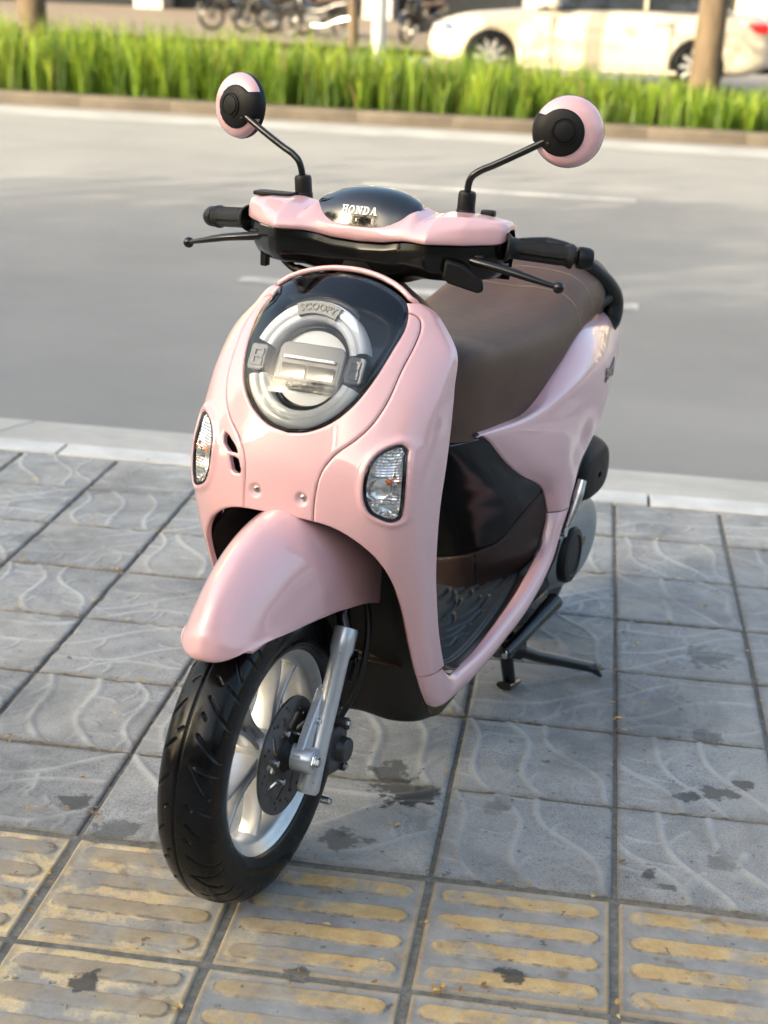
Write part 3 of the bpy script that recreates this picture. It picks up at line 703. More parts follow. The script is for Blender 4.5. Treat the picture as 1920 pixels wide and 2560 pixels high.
IB = [
 [(0,.335,.945),(.05,.330,.94),(.09,.300,.932),(.112,.262,.924)],
 [(0,.36,.90),(.07,.350,.90),(.13,.31,.90),(.150,.275,.90)],
 [(0,.36,.83),(.09,.345,.83),(.165,.295,.83),(.193,.252,.83)],
 [(0,.35,.72),(.09,.335,.72),(.165,.285,.72),(.195,.238,.72)],
 [(0,.345,.60),(.09,.33,.60),(.165,.275,.60),(.194,.217,.60)],
 [(0,.345,.48),(.09,.333,.48),(.16,.29,.48),(.191,.225,.48)],
 [(0,.36,.36),(.09,.35,.36),(.155,.325,.36),(.184,.272,.36)],
 [(0,.40,.27),(.09,.40,.27),(.15,.385,.27),(.172,.345,.275)]]
G = loft(mir_rows(IB), 50, 80); s = Surf(G); s = s if s.N[40*50+25][1] > 0 else Surf(G, flip=True); V, F_ = s.panel(.004)
mkobj('inner_leg_panel', V, F_, M['brown_plastic'], scooter)
# ------------------------------------------------------------------ lower rail, floor, centre cover, side covers
RAIL = [
 [(.1690,.232,.3075),(.1782,.243,.306),(.1845,.262,.3045),(.1868,.284,.3025),(.184,.303,.3005),(.176,.312,.3)],
 [(.1665,.262,.264),(.1755,.271,.260),(.1832,.289,.262),(.1865,.313,.267),(.1825,.334,.273),(.174,.342,.276)],
 [(.1610,.299,.229),(.172,.308,.225),(.182,.324,.229),(.186,.345,.241),(.1815,.362,.255),(.172,.368,.262)],
 [(.150,.37,.203),(.168,.373,.207),(.182,.383,.222),(.1865,.393,.240),(.1805,.400,.255),(.168,.402,.2585)],
 [(.148,.48,.198),(.169,.48,.207),(.184,.48,.225),(.188,.48,.243),(.181,.48,.257),(.166,.48,.258)],
 [(.150,.60,.210),(.171,.60,.221),(.186,.60,.240),(.190,.60,.258),(.182,.60,.273),(.165,.60,.274)],
 [(.154,.748,.243),(.174,.744,.255),(.189,.739,.272),(.192,.735,.290),(.183,.732,.304),(.164,.730,.305)],
 [(.160,.865,.308),(.178,.853,.317),(.191,.842,.330),(.194,.831,.343),(.185,.822,.355),(.166,.818,.355)],
 [(.165,.905,.374),(.180,.893,.379),(.192,.880,.386),(.195,.865,.395),(.187,.852,.404),(.168,.845,.407)],
 [(.168,.937,.427),(.182,.926,.4235),(.193,.910,.421),(.1965,.889,.419),(.188,.865,.4175),(.168,.849,.416)]]
G = loft(RAIL, 40, 150); s = Surf(G); s = s if s.N[75*40+20][0] > 0 else Surf(G, flip=True)
s.d = np.minimum(np.arange(40), 39-np.arange(40))[None, :].repeat(150, 0).ravel()*.0025; s.rounded(.003)
V, F_ = s.panel(.004); rail = mkobj('floor_side_rail', V, F_, M['pink'], scooter); mirror_obj(rail)
SIDE = [
 [(.168,.849,.4185),(.188,.865,.420),(.1965,.889,.4215),(.193,.910,.4235),(.184,.930,.4265),(.168,.95,.43)],
 [(.165,.815,.475),(.184,.838,.477),(.198,.88,.48),(.2005,.92,.485),(.194,.957,.49),(.178,.985,.495)],
 [(.158,.70,.53),(.180,.755,.53),(.197,.84,.532),(.204,.92,.535),(.2,1.005,.54),(.178,1.07,.547)],
 [(.154,.62,.578),(.175,.69,.577),(.194,.80,.58),(.206,.92,.585),(.205,1.04,.592),(.170,1.19,.605)],
 [(.151,.56,.622),(.169,.64,.620),(.189,.77,.624),(.205,.92,.632),(.204,1.06,.643),(.160,1.28,.66)],
 [(.150,.515,.648),(.162,.61,.647),(.178,.74,.658),(.197,.88,.690),(.196,1.03,.715),(.148,1.31,.705)],
 [(.147,.497,.655),(.152,.60,.651),(.155,.72,.651),(.165,.855,.702),(.166,.985,.748),(.136,1.32,.748)],
 [(.140,.50,.657),(.144,.60,.653),(.146,.72,.652),(.150,.855,.704),(.148,.985,.751),(.120,1.32,.756)]]
G = loft(SIDE, 110, 110)
for _ in range(24): G[1:-1] = .25*G[:-2]+.5*G[1:-1]+.25*G[2:]
s = Surf(G); s = s if s.N[55*110+50][0] > 0 else Surf(G, flip=True)
# moulded hollow towards the rear lower edge
Y, Z = s.V[:, 1], s.V[:, 2]; s.V[:, 0] -= .010*np.exp(-(((Y-.93)*.8+(Z-.545)*.5)/.05)**2-(((Z-.545)*.8-(Y-.93)*.5)/.045)**2)
s.d = (np.minimum(np.arange(110), 109-np.arange(110))[None, :].repeat(110, 0)*.004).ravel(); s.rounded(.003)
V, F_ = s.panel(.004); side = mkobj('rear_side_cover', V, F_, M['pink'], scooter); mirror_obj(side)
SIDE_S = s
b = MB(); E_ = [tuple(np.array(r[-1])*[.93, 1, 1]) for r in RAIL[7:]]
b.tube([(.180, .872, .345), (.180, .905, .385), (.182, .938, .432), (.184, .965, .478), (.184, 1.02, .520), (.178, 1.075, .545), (.165, 1.19, .60)], .006, n=10, smooth=40); ed = b.build('cover_edge_seal', M['rubber'], scooter); mirror_obj(ed)
b = MB(); b.tube([(.1925, .792, .300), (.1945, .838, .333), (.1945, .862, .362)], [.0022, .003, .002], n=8, smooth=12); sl = b.build('rail_slot', M['hole_black'], scooter); mirror_obj(sl)
# tail
b = MB(); R_ = []
for y, w, z0, z1 in ((1.19, .150, .60, .742), (1.30, .135, .645, .750), (1.40, .105, .66, .755), (1.50, .06, .675, .745), (1.54, .015, .69, .73)):
    R_.append([(w*math.copysign(abs(math.cos(t))**.6, math.cos(t)), y, (z0+z1)/2+(z1-z0)/2*math.copysign(abs(math.sin(t))**.6, math.sin(t))) for t in np.linspace(0, 2*np.pi, 33)])
b.grid(loft(R_, 64, 30)); b.build('tail_cover', M['pink'], scooter)
b = MB(); b.prism([(-.035, -.012), (.035, -.010), (.028, .012), (-.030, .010)], (.130, 1.125, .752), (.0, 1, 0), (0, 0, 1), .016); ob = b.build('side_reflector', M['orange_plastic'], scooter, bevel=.003); mirror_obj(ob)

CC = [
 [(0,.425,.658),(.05,.428,.658),(.105,.448,.657),(.146,.500,.655)],
 [(0,.450,.622),(.055,.456,.622),(.112,.485,.622),(.149,.563,.622)],
 [(0,.490,.575),(.058,.500,.575),(.118,.545,.575),(.152,.625,.577)],
 [(0,.530,.530),(.060,.545,.530),(.122,.610,.530),(.156,.705,.530)],
 [(0,.585,.475),(.060,.602,.475),(.125,.690,.475),(.163,.815,.475)],
 [(0,.640,.420),(.060,.652,.420),(.120,.735,.420),(.166,.848,.420)],
 [(0,.680,.370),(.055,.684,.370),(.108,.728,.370),(.166,.838,.375)],
 [(0,.690,.330),(.050,.692,.330),(.102,.728,.335),(.165,.820,.352)],
 [(0,.692,.290),(.050,.696,.292),(.100,.742,.302),(.150,.802,.322)],
 [(0,.692,.255),(.050,.696,.262),(.100,.742,.280),(.140,.800,.305)]]
G = loft(mir_rows(CC), 100, 110); s0 = Surf(G); s0 = s0 if s0.N[55*100+50][1] < 0 else Surf(G, flip=True)
cur = np.array([(0, .338), (.05, .352), (.085, .366), (.108, .376), (.120, .388), (.132, .410), (.146, .436), (.166, .470), (.2, .50)])
lim = lambda s: s.V[:, 2]-np.interp(np.abs(s.V[:, 0]), cur[:, 0], cur[:, 1])
s = s0.copy(); s.clip(lim(s)-.0008); s.rounded(.003); V, F_ = s.panel(.004); cc = mkobj('centre_cover', V, F_, M['piano_black'], scooter)
# faint pocket lid on the gloss cover
s = s0.copy(); s.clip(-lim(s)-.0008); s.clip(np.abs(s.V[:, 0]-.078)-.0008); s.clip(np.abs(s.V[:, 0]+.078)-.0008); s.rounded(.002); V, F_ = s.panel(.005); mkobj('tunnel_trim', V, F_, M['brown_plastic'], scooter)
b = MB(); b.tube([(0, .4195, .640), (.05, .425, .640), (.105, .447, .640), (.142, .508, .644)], .0022, n=8, smooth=30); b.mirror(); b.build('cover_bead', M['gloss_black'], cc)

FLO = []
for y, zf, zr, xr in ((.33,.272,.296,.176),(.40,.263,.262,.172),(.48,.262,.256,.168),(.60,.268,.272,.167),(.73,.284,.303,.166),(.80,.300,.338,.167),(.85,.312,.400,.168)):
    FLO.append([(0, y, zf), (.06, y, zf), (.110, y, zf), (.140, y, zf), (.157, y, zf+(zr-zf)*.25), (xr, y, zr-.001)])
G = loft(mir_rows(FLO), 90, 80); sf = Surf(G); sf = sf if sf.N[40*90+45][2] > 0 else Surf(G, flip=True)
V, F_ = sf.panel(.004); floor_pan = mkobj('floor_panel', V, F_, M['brown_plastic'], scooter)
FLAME = [[(.034,.641),(.037,.661),(.036,.685)],[(.057,.632),(.057,.656),(.049,.681)],[(.061,.677),(.065,.698),(.067,.72)],[(.088,.703),(.086,.721),(.09,.732)],[(.107,.709),(.117,.727),(.119,.747),(.119,.769)],[(.078,.628),(.076,.643),(.072,.658)],[(.082,.667),(.083,.682),(.078,.699)],[(.098,.635),(.101,.661),(.101,.685)],[(.103,.586),(.113,.62),(.116,.645),(.114,.672),(.114,.693)],[(.07,.563),(.07,.601),(.07,.633),(.052,.678)],[(.087,.537),(.094,.554),(.089,.584),(.081,.599),(.078,.584)],[(.104,.52),(.113,.554),(.124,.579),(.125,.608),(.126,.631)],[(.106,.481),(.119,.507),(.124,.539),(.127,.569)],[(.121,.449),(.131,.467),(.131,.493),(.13,.516),(.137,.527)],[(.03,.60),(.04,.57),(.035,.53),(.05,.50)],[(.06,.52),(.075,.49),(.07,.455),(.09,.43)],[(.02,.52),(.03,.48),(.02,.44)]]
MATP = np.array([(.150,.352),(.158,.41),(.1585,.46),(.1565,.545),(.153,.63),(.149,.70),(.143,.77),(.132,.812),(.105,.775),(.085,.752),(.06,.722),(.035,.704),(0,.70)])
MATP = np.concatenate([MATP, (MATP*[-1, 1])[-2::-1]])
G = loft(mir_rows(FLO), 260, 260); s = Surf(G); s = s if s.N[130*260+130][2] > 0 else Surf(G, flip=True)
xy = lambda s: s.V[:, :2]
s.clip(polysdf(xy(s), MATP)); s.rounded(.002)
P = np.abs(xy(s))*[1, 1]; segs = []
for f in FLAME:
    q = smooth_path(f, 14); segs += list(zip(q[:-1], q[1:]))
d = segdist(P, segs); wgt = .0036*np.clip(1.4*(1-(d/.0042)**2), 0, 1)
# one-sided step: the outer flank of each flame line stands prouder
dm = polysdf(xy(s), MATP); s.offset(.0065+.002*np.clip(1-((dm-.008)/.003)**2, 0, 1)+.0016*np.exp(-(d/.012)**2)-1.5*wgt)
V, F_ = s.panel(.006, True); mkobj('floor_mat', V, F_, M['mat_rubber'], scooter)

# ------------------------------------------------------------------ seat
ST = []
for y, pts in ((.386,[(0,.715),(.03,.714),(.06,.708),(.08,.698),(.086,.680),(.082,.662)]),
 (.400,[(0,.768),(.04,.766),(.080,.757),(.103,.742),(.111,.705),(.104,.658)]),
 (.46,[(0,.803),(.05,.803),(.098,.798),(.126,.786),(.136,.750),(.130,.648)]),
 (.60,[(0,.803),(.06,.803),(.112,.797),(.142,.784),(.153,.745),(.147,.632)]),
 (.75,[(0,.799),(.06,.800),(.118,.794),(.150,.777),(.163,.735),(.153,.645)]),
 (.88,[(0,.805),(.07,.807),(.124,.800),(.153,.779),(.165,.745),(.155,.698)]),
 (.98,[(0,.824),(.07,.827),(.120,.821),(.147,.800),(.160,.768),(.152,.737)]),
 (1.05,[(0,.846),(.07,.845),(.115,.836),(.142,.814),(.154,.783),(.148,.747)]),
 (1.20,[(0,.860),(.06,.857),(.100,.846),(.130,.822),(.142,.790),(.136,.752)]),
 (1.33,[(0,.848),(.05,.845),(.085,.835),(.108,.812),(.116,.785),(.110,.752)]),
 (1.385,[(0,.800),(.03,.799),(.055,.793),(.075,.780),(.080,.768),(.078,.755)])):
    ST.append([(x, y, z) for x, z in pts])
G = loft(mir_rows(ST), 120, 170); s = Surf(G); s = s if s.N[85*120+60][2] > 0 else Surf(G, flip=True)
V, F_ = s.panel(.012); seat = mkobj('seat', V, F_, M['seat'], scooter)
b = MB(); b.grid(loft(mir_rows([ST[0]]+[ST[0][:]]), 40, 2)); 
seat_mid = G
def stitch(yfun, name, x0=-.15, x1=.15, n=64):
    """short thread stitches running across the seat along y=yfun(x)"""
    b = MB(); rows = seat_mid[:, :, 1].mean(1); P = []
    js = range(4, 116)
    for i in js:
        colp = seat_mid[:, i]; y = yfun(colp[len(colp)//2][0]); k_ = np.clip(np.searchsorted(colp[:, 1], y), 1, len(colp)-1)
        t = (y-colp[k_-1][1])/(colp[k_][1]-colp[k_-1][1]); P.append(colp[k_-1]*(1-t)+colp[k_]*t)
    P = np.array(P); L = arclen(P); t = np.arange(0, L[-1]-.004, .0055)
    nrm = np.array([0, -.25, 1.0])
    for a in t:
        q0 = np.array([np.interp(a, L, P[:, c]) for c in range(3)]); q1 = np.array([np.interp(a+.0036, L, P[:, c]) for c in range(3)])
        up = np.array([q0[0]*4, -.3, 1.0-abs(q0[0])*3]); up /= np.linalg.norm(up); b.tube([q0+up*.0007, q1+up*.0007], .0008, n=5)
    return b.build(name, M['thread'], seat)
stitch(lambda x: .992-.25*x*x, 'seat_stitching'); stitch(lambda x: 1.085+.0*x, 'seat_stitching')
b = MB(); b.tube([(0, .4, .66), (0, 1.35, .70)], .07, n=12, flat=(1.3, .5)); b.build('seat_base', M['matte_black'], seat)

# ------------------------------------------------------------------ grab rail
b = MB()
gp = np.array([(.141,1.205,.712),(.146,1.238,.735),(.146,1.250,.768),(.138,1.228,.806),(.122,1.195,.836),(.098,1.178,.856),(.055,1.200,.878),(0,1.220,.886)])
P = smooth_path(gp, 60); rr = np.interp(np.linspace(0, 1, 60), [0, .04, .14, .3, .5, 1], [.012, .019, .027, .026, .018, .014]); b.tube(P, rr, n=18, flat=(.8, 1.0)); b.tube([(.122, 1.125, .748), (.130, 1.165, .770), (.140, 1.225, .785)], [.014, .013, .014], n=14, smooth=10); b.mirror()
b.build('grab_rail', M['matte_black'], scooter)
# ------------------------------------------------------------------ handlebar
def half_loft(R, nu, nv, facet=0):
    """R: stations along x (x,[(y,z)..]) for x>=0; mirrored dense grid; facet>0 keeps creases at the stations"""
    rows = [[(x, y, z) for y, z in p] for x, p in R]; full = [[(-a, y, z) for a, y, z in r] for r in rows[:0:-1]]+rows
    if not facet: return loft(full, nu, nv)
    S = np.array(full, float); tu = np.mean([arclen(r)/arclen(r)[-1] for r in S], axis=0); A = np.stack([np.stack([np.interp(np.linspace(0, 1, nu), tu, r[:, c]) for c in range(3)], -1) for r in S])
    for _ in range(5): A[:, 1:-1] = .25*A[:, :-2]+.5*A[:, 1:-1]+.25*A[:, 2:]
    tv = np.mean([arclen(S[:, j])/arclen(S[:, j])[-1] for j in range(S.shape[1])], axis=0); t = np.linspace(0, 1, nv); i = np.clip(np.searchsorted(tv, t, side='right')-1, 0, len(tv)-2); f = ((t-tv[i])/(tv[i+1]-tv[i]))[:, None, None]
    G = A[i]*(1-f)+A[i+1]*f
    for _ in range(facet): G[1:-1] = .25*G[:-2]+.5*G[1:-1]+.25*G[2:]
    return G
UP = [(0,[(.293,.994),(.2845,1.005),(.287,1.020),(.315,1.030),(.36,1.034),(.42,1.028)]),
 (.045,[(.291,.9965),(.2825,1.007),(.287,1.021),(.315,1.032),(.36,1.036),(.42,1.029)]),
 (.070,[(.288,1.0010),(.2795,1.010),(.286,1.024),(.314,1.041),(.36,1.046),(.415,1.032)]),
 (.088,[(.280,1.0045),(.2725,1.012),(.282,1.026),(.311,1.0475),(.36,1.0515),(.415,1.034)]),
 (.102,[(.272,1.0055),(.265,1.013),(.276,1.024),(.307,1.0345),(.36,1.041),(.412,1.034)]),
 (.130,[(.261,1.006),(.2555,1.0135),(.266,1.028),(.303,1.0445),(.36,1.0490),(.41,1.036)]),
 (.176,[(.296,1.005),(.292,1.014),(.297,1.034),(.319,1.0470),(.366,1.0485),(.408,1.036)]),
 (.212,[(.328,1.006),(.3255,1.0145),(.3285,1.0335),(.338,1.0425),(.371,1.0440),(.404,1.034)]),
 (.2235,[(.339,1.0080),(.3375,1.015),(.340,1.0315),(.348,1.0395),(.374,1.0410),(.400,1.032)]),
 (.2275,[(.3465,1.0110),(.346,1.016),(.348,1.0285),(.354,1.0345),(.376,1.0360),(.394,1.029)]),
 (.2280,[(.357,1.0145),(.357,1.017),(.358,1.0240),(.361,1.0275),(.375,1.0285),(.386,1.025)])]
G = half_loft(UP, 60, 300, 3); s = Surf(G); s = s if s.N[150*60+25][1] < 0 else Surf(G, flip=True)
s.d = (np.arange(60)*.003)[None, :].repeat(300, 0).ravel(); s.rounded(.003); UPS = s
V, F_ = s.panel(.004); hbar = mkobj('handlebar_cover', V, F_, M['pink'], scooter)
LO = [(0,[(.296,.9935),(.291,.984),(.289,.968),(.296,.945),(.325,.925),(.40,.925)]),
 (.045,[(.294,.996),(.2885,.987),(.287,.969),(.294,.946),(.325,.928),(.40,.928)]),
 (.074,[(.290,1.001),(.286,.990),(.2865,.970),(.294,.950),(.325,.934),(.40,.932)]),
 (.100,[(.278,1.004),(.275,.990),(.279,.968),(.290,.953),(.325,.943),(.40,.940)]),
 (.130,[(.264,1.0055),(.263,.990),(.270,.966),(.285,.951),(.32,.945),(.40,.942)]),
 (.150,[(.276,1.0045),(.275,.990),(.281,.966),(.294,.951),(.32,.946),(.40,.942)]),
 (.180,[(.299,1.004),(.299,.988),(.305,.965),(.319,.951),(.34,.947),(.40,.943)]),
 (.205,[(.321,1.005),(.322,.988),(.329,.966),(.341,.953),(.36,.950),(.40,.948)]),
 (.217,[(.334,1.006),(.336,.990),(.343,.972),(.353,.963),(.37,.960),(.395,.958)]),
 (.221,[(.348,1.009),(.350,.995),(.356,.982),(.364,.976),(.375,.975),(.385,.974)])]
G = half_loft(LO, 60, 200, 4); s = Surf(G); s = s if s.N[100*60+25][1] < 0 else Surf(G, flip=True)
V, F_ = s.panel(.004); lower = mkobj('handlebar_lower_cover', V, F_, M['piano_black'], scooter)
b = MB(); G = np.array([[(x, y, z) for x in np.linspace(-.218, .218, 20)] for y, z in ((.405, 1.032), (.42, 1.0), (.40, .945))]); b.grid(G); b.build('handlebar_rear_cover', M['matte_black'], hbar)
VI = [(0,[(.2868,1.0215),(.296,1.046),(.317,1.067),(.348,1.0765),(.390,1.068),(.425,1.036)]),
 (.030,[(.2885,1.0215),(.2975,1.045),(.318,1.065),(.348,1.0745),(.388,1.066),(.42,1.036)]),
 (.055,[(.2945,1.0235),(.303,1.043),(.322,1.0605),(.348,1.069),(.380,1.061),(.403,1.037)]),
 (.073,[(.304,1.0315),(.311,1.044),(.327,1.0560),(.348,1.062),(.370,1.055),(.385,1.038)]),
 (.084,[(.3165,1.0415),(.321,1.0475),(.333,1.0540),(.346,1.0565),(.359,1.050),(.368,1.038)]),
 (.090,[(.330,1.0475),(.333,1.049),(.337,1.0500),(.342,1.0495),(.347,1.045),(.351,1.039)])]
G = half_loft(VI, 60, 120); s = Surf(G); s = s if s.N[60*60+25][1] < 0 else Surf(G, flip=True)
VIS = s; V, F_ = s.panel(.004); visor = mkobj('meter_visor', V, F_, M['gloss_black'], hbar)
# slab-serif maker's name on the visor
def slab_word():
    R_ = []   # rectangles / polygons, unit letter height 1
    def rect(x0, y0, x1, y1, ox): R_.append([(ox+x0, y0), (ox+x1, y0), (ox+x1, y1), (ox+x0, y1)])
    ox = 0
    for ch in 'HONDA':
        if ch == 'H':
            rect(.12, 0, .38, 1, ox); rect(.72, 0, .98, 1, ox); rect(.38, .42, .72, .60, ox)
            for x in (0, .60): rect(x, 0, x+.50, .16, ox); rect(x, .84, x+.50, 1, ox)
            ox += 1.22
        elif ch == 'O':
            n = 20; a = [2*math.pi*i/n for i in range(n)]
            for i in range(n):
                j = (i+1) % n; o = lambda t, rx, ry: (ox+.52+rx*math.cos(t), .5+ry*math.sin(t))
                R_.append([o(a[i], .52, .52), o(a[j], .52, .52), o(a[j], .25, .33), o(a[i], .25, .33)])
            ox += 1.16
        elif ch == 'N':
            rect(.14, 0, .34, 1, ox); rect(.82, 0, 1.02, 1, ox); R_.append([(ox+.14, 1), (ox+.44, 1), (ox+1.02, 0), (ox+.76, 0)])
            rect(0, 0, .48, .16, ox); rect(.68, .84, 1.16, 1, ox); rect(0, .84, .4, 1, ox); ox += 1.28
        elif ch == 'D':
            rect(.12, 0, .38, 1, ox); rect(0, 0, .5, .16, ox); rect(0, .84, .5, 1, ox); n = 12
            for i in range(n):
                t0, t1 = -math.pi/2+math.pi*i/n, -math.pi/2+math.pi*(i+1)/n; o = lambda t, rx, ry: (ox+.45+rx*math.cos(t), .5+ry*math.sin(t))
                R_.append([o(t0, .58, .5), o(t1, .58, .5), o(t1, .30, .34), o(t0, .30, .34)])
            ox += 1.14
        elif ch == 'A':
            R_.append([(ox+.08, 0), (ox+.32, 0), (ox+.66, 1), (ox+.44, 1)]); R_.append([(ox+.74, 0), (ox+1.04, 0), (ox+.68, 1), (ox+.44, 1)])
            rect(.3, .26, .8, .42, ox); rect(-.02, 0, .42, .15, ox); rect(.62, 0, 1.16, .15, ox); ox += 1.1
    return R_, ox-.02
R_, wd = slab_word(); cw, chh = .0610, .0118; b = MB()
vs = VIS.V; 
def on_visor(x, z):
    i = np.argsort((vs[:, 0]-x)**2+(vs[:, 2]-z)**2+10*(vs[:, 1] > .36))[:4]; w = 1/(1e-6+(vs[i, 0]-x)**2+(vs[i, 2]-z)**2)
    return np.array([x, (vs[i, 1]*w).sum()/w.sum()-.0016, z])
for q in R_:
    m = 3; P = []
    for (x, y) in q: P.append(on_visor((x/wd-.5)*cw, 1.0385+y*chh))
    b.add(np.array(P), [tuple(range(len(P)))])
b.build('maker_name', M['white_paint'], visor, smooth=False)
# steering stem
b = MB(); b.tube([(0, .300, .80), (0, .335, .90), (0, .345, .955)], [.055, .052, .06], n=24, smooth=12); b.build('steering_stem', M['matte_black'], scooter)
# grips, levers, switches, mirrors
def add_hand(sx):
    g0 = np.array([.2255, .3505, 1.004]); g1 = np.array([.318, .402, .9925]); ax = (g1-g0)/np.linalg.norm(g1-g0); m = np.array([sx, 1, 1])
    L = np.linalg.norm(g1-g0); n = 40; na = 72; t = np.linspace(0, 1, 90)
    prof = lambda u: np.interp(u, [0, .02, .045, .08, .13, .9, .955, .975, 1.0], [.0205, .0225, .0215, .0175, .0163, .0163, .0185, .0195, .0190])
    Mx = frame(ax); a = np.linspace(0, 2*np.pi, na, endpoint=False); G = []
    for u in t:
        r = np.full(na, prof(u))
        if .12 < u < .92:
            for k_ in range(4):
                da = np.abs((a-k_*np.pi/2-.4+np.pi) % (2*np.pi)-np.pi); rib = (da < .30) & (.2 < u < .86); r = r+np.where(rib, .0012-.0030*(da < .16), 0)
        G.append(g0+ax*L*u+r[:, None]*(np.cos(a)[:, None]*Mx[:, 0]+np.sin(a)[:, None]*Mx[:, 1]))
    V = np.concatenate(G)*m; F_ = gridf(90, na, wu=True, flip=(sx < 0)); grip = mkobj('grip', V, F_, M['grip'], scooter)
    b = MB(); b.lathe([(.0100, -.002), (.0105, .006), (.0165, .0085), (.0178, .014), (.0172, .026), (.0145, .0315), (0, .0325)], g1*m, ax*m, 32); b.build('bar_end', M['rubber'], grip)
    # lever
    b = MB(); lp = np.array([(.176, .318, .985), (.205, .312, .981), (.245, .309, .9755), (.290, .312, .966), (.322, .318, .9585)])*m
    P = smooth_path(lp, 40); b.tube(P, np.interp(np.linspace(0, 1, 40), [0, .25, .6, .93, 1], [.0105, .0098, .0085, .0062, .0055]), n=16, flat=(1.0, .72))
    b.ell(np.array([.3275, .3195, .9570])*m, .0092, 18, 12); lev = b.build('brake_lever', M['black_metal'], scooter)
    b = MB(); b.box(np.array([.186, .325, .985])*m, (.040, .030, .016), None); b.tube([np.array([.176, .318, .972])*m, np.array([.176, .318, .999])*m], .0075, n=14); b.build('lever_bracket', M['matte_black'], lev, bevel=.003)
    if sx < 0:
        b = MB(); b.box(np.array([.186, .330, .955])*m, (.012, .014, .045), None); b.build('switch_stub', M['matte_black'], lev, bevel=.002)
    # mirror stem
    b = MB(); b.lathe([(.0150, 0), (.0150, .016), (.0142, .017), (.0142, .040), (.0125, .0445), (.0062, .046)], np.array([.1435, .382, 1.034])*m, np.array([.06*sx, -.05, 1]), 28); mir = b.build('mirror', M['rubber'], scooter)
    b = MB(); b.tube(np.array([(.1465, .379, 1.075), (.148, .377, 1.090), (.1525, .376, 1.1015), (.163, .377, 1.1105), (.185, .380, 1.1215), (.225, .386, 1.1425), (.262, .393, 1.163)])*m, .0056, n=14, smooth=48); b.build('mirror_arm', M['black_metal'], mir)
    c = np.array([.290, .420, 1.1785]); nb = np.array([.31, -.945, .06]); nb /= np.linalg.norm(nb); Mf = frame(nb); n1, n2 = 72, 26; R_ = .0535
    th = np.linspace(0, np.pi/2, n2); G = np.array([[c+R_*math.sin(t)*(math.cos(p)*Mf[:, 0]+math.sin(p)*Mf[:, 1])+nb*(.026*math.cos(t)**.85) for p in np.linspace(0, 2*np.pi, n1)] for t in th])
    s = Surf(G); s = s if (s.N[200]@nb) > 0 else Surf(G, flip=True); Vm = s.V
    # local disc coords
    lx = lambda s: (s.V-c)@Mf[:, 0]; ly = lambda s: (s.V-c)@Mf[:, 1]
    sgn = 1 if (Mf[:, 0]@np.array([1, 0, 0])) > 0 else -1
    def cover_sdf(s):
        X = lx(s)*sgn; Y = ly(s); d = .0355-np.hypot(X+.011, Y+.002)
        neck = .026-np.abs(Y+.004+.15*X) ; neck = np.where(X < -.012, np.minimum(neck+np.clip((-X-.02)*.0, 0, 1), 1), -1)
        return np.maximum(d, np.where(X < -.015, neck-.004, -1))
    cov = s.copy(); f = cover_sdf(cov); cov.clip(f); cov.offset(.0022); cov.rounded(.002); V, F_ = cov.panel(.004, True)
    hs = s.copy(); V2, F2 = hs.panel(.003, True)
    fl = (lambda V: V) if sx > 0 else (lambda V: V*[-1, 1, 1]); ff = (lambda F: F) if sx > 0 else (lambda F: [t[::-1] for t in F])
    mkobj('mirror_shell', fl(V2), ff(F2), M['pink'], mir); mcv = mkobj('mirror_cover', fl(V), ff(F_), M['matte_black'], mir)
    b = MB(); cc_ = (c+Mf[:, 0]*sgn*(-.006)+nb*.0275); b.lathe([(0, .0035), (.009, .0034), (.0148, .0022), (.0160, .0), (.0178, -.0005), (.0184, .0012), (.0192, .0012), (.0200, -.001)], cc_*m, nb*m, 40); b.build('pivot_cap', M['matte_black'], mir)
    b = MB(); b.lathe([(0, .0012), (.0022, .001), (.0036, .0), (.0036, -.004)], (c+Mf[:, 0]*sgn*(-.0285)-Mf[:, 1]*.020+nb*.0225)*m, nb*m, 16); b.build('cover_screw', M['rubber'], mir)
    b = MB(); b.lathe([(.0535, .0), (.0545, -.003), (.0535, -.009), (.051, -.010), (.051, -.008)], c*m, nb*m, 56); b.build('mirror_rim', M['rubber'], mir)
    b = MB(); b.lathe([(0, -.0075), (.0512, -.0082)], c*m, nb*m, 56); b.build('mirror_glass', M['mirror_glass'], mir)
for sx in (1, -1): add_hand(sx)
# left switch: flasher paddle and button; right: reservoir top
b = MB(); b.prism([(0, .012), (.030, .010), (.062, -.006), (.066, -.020), (.058, -.026), (.010, -.022), (0, -.016)], (.160, .268, .975), (.93, .30, -.18), (.10, .05, 1.0), .018, ez=np.array([.35, -.93, 0])*-1); b.build('flasher_switch', M['grey_black'], scooter, bevel=.004, seg=3)
b = MB(); b.box((.185, .375, 1.049), (.022, .016, .010)); b.build('horn_button', M['matte_black'], scooter, bevel=.003)
b = MB(); b.prism([(-.034, -.014), (-.010, -.022), (.034, -.012), (.034, .018), (-.034, .016)], (-.182, .352, 1.045), (1, 0, 0), (0, 1, 0), .0065); b.build('reservoir_cap', M['matte_black'], scooter, bevel=.002)
b = MB(); b.tube([(-.150, .32, .953), (-.125, .315, .938), (-.10, .31, .934), (-.06, .32, .925), (-.03, .33, .91)], .0065, n=12, smooth=24); b.tube([(-.116, .313, .9365), (-.100, .310, .9342)], .0085, n=12); b.build('brake_cable', M['rubber'], scooter)

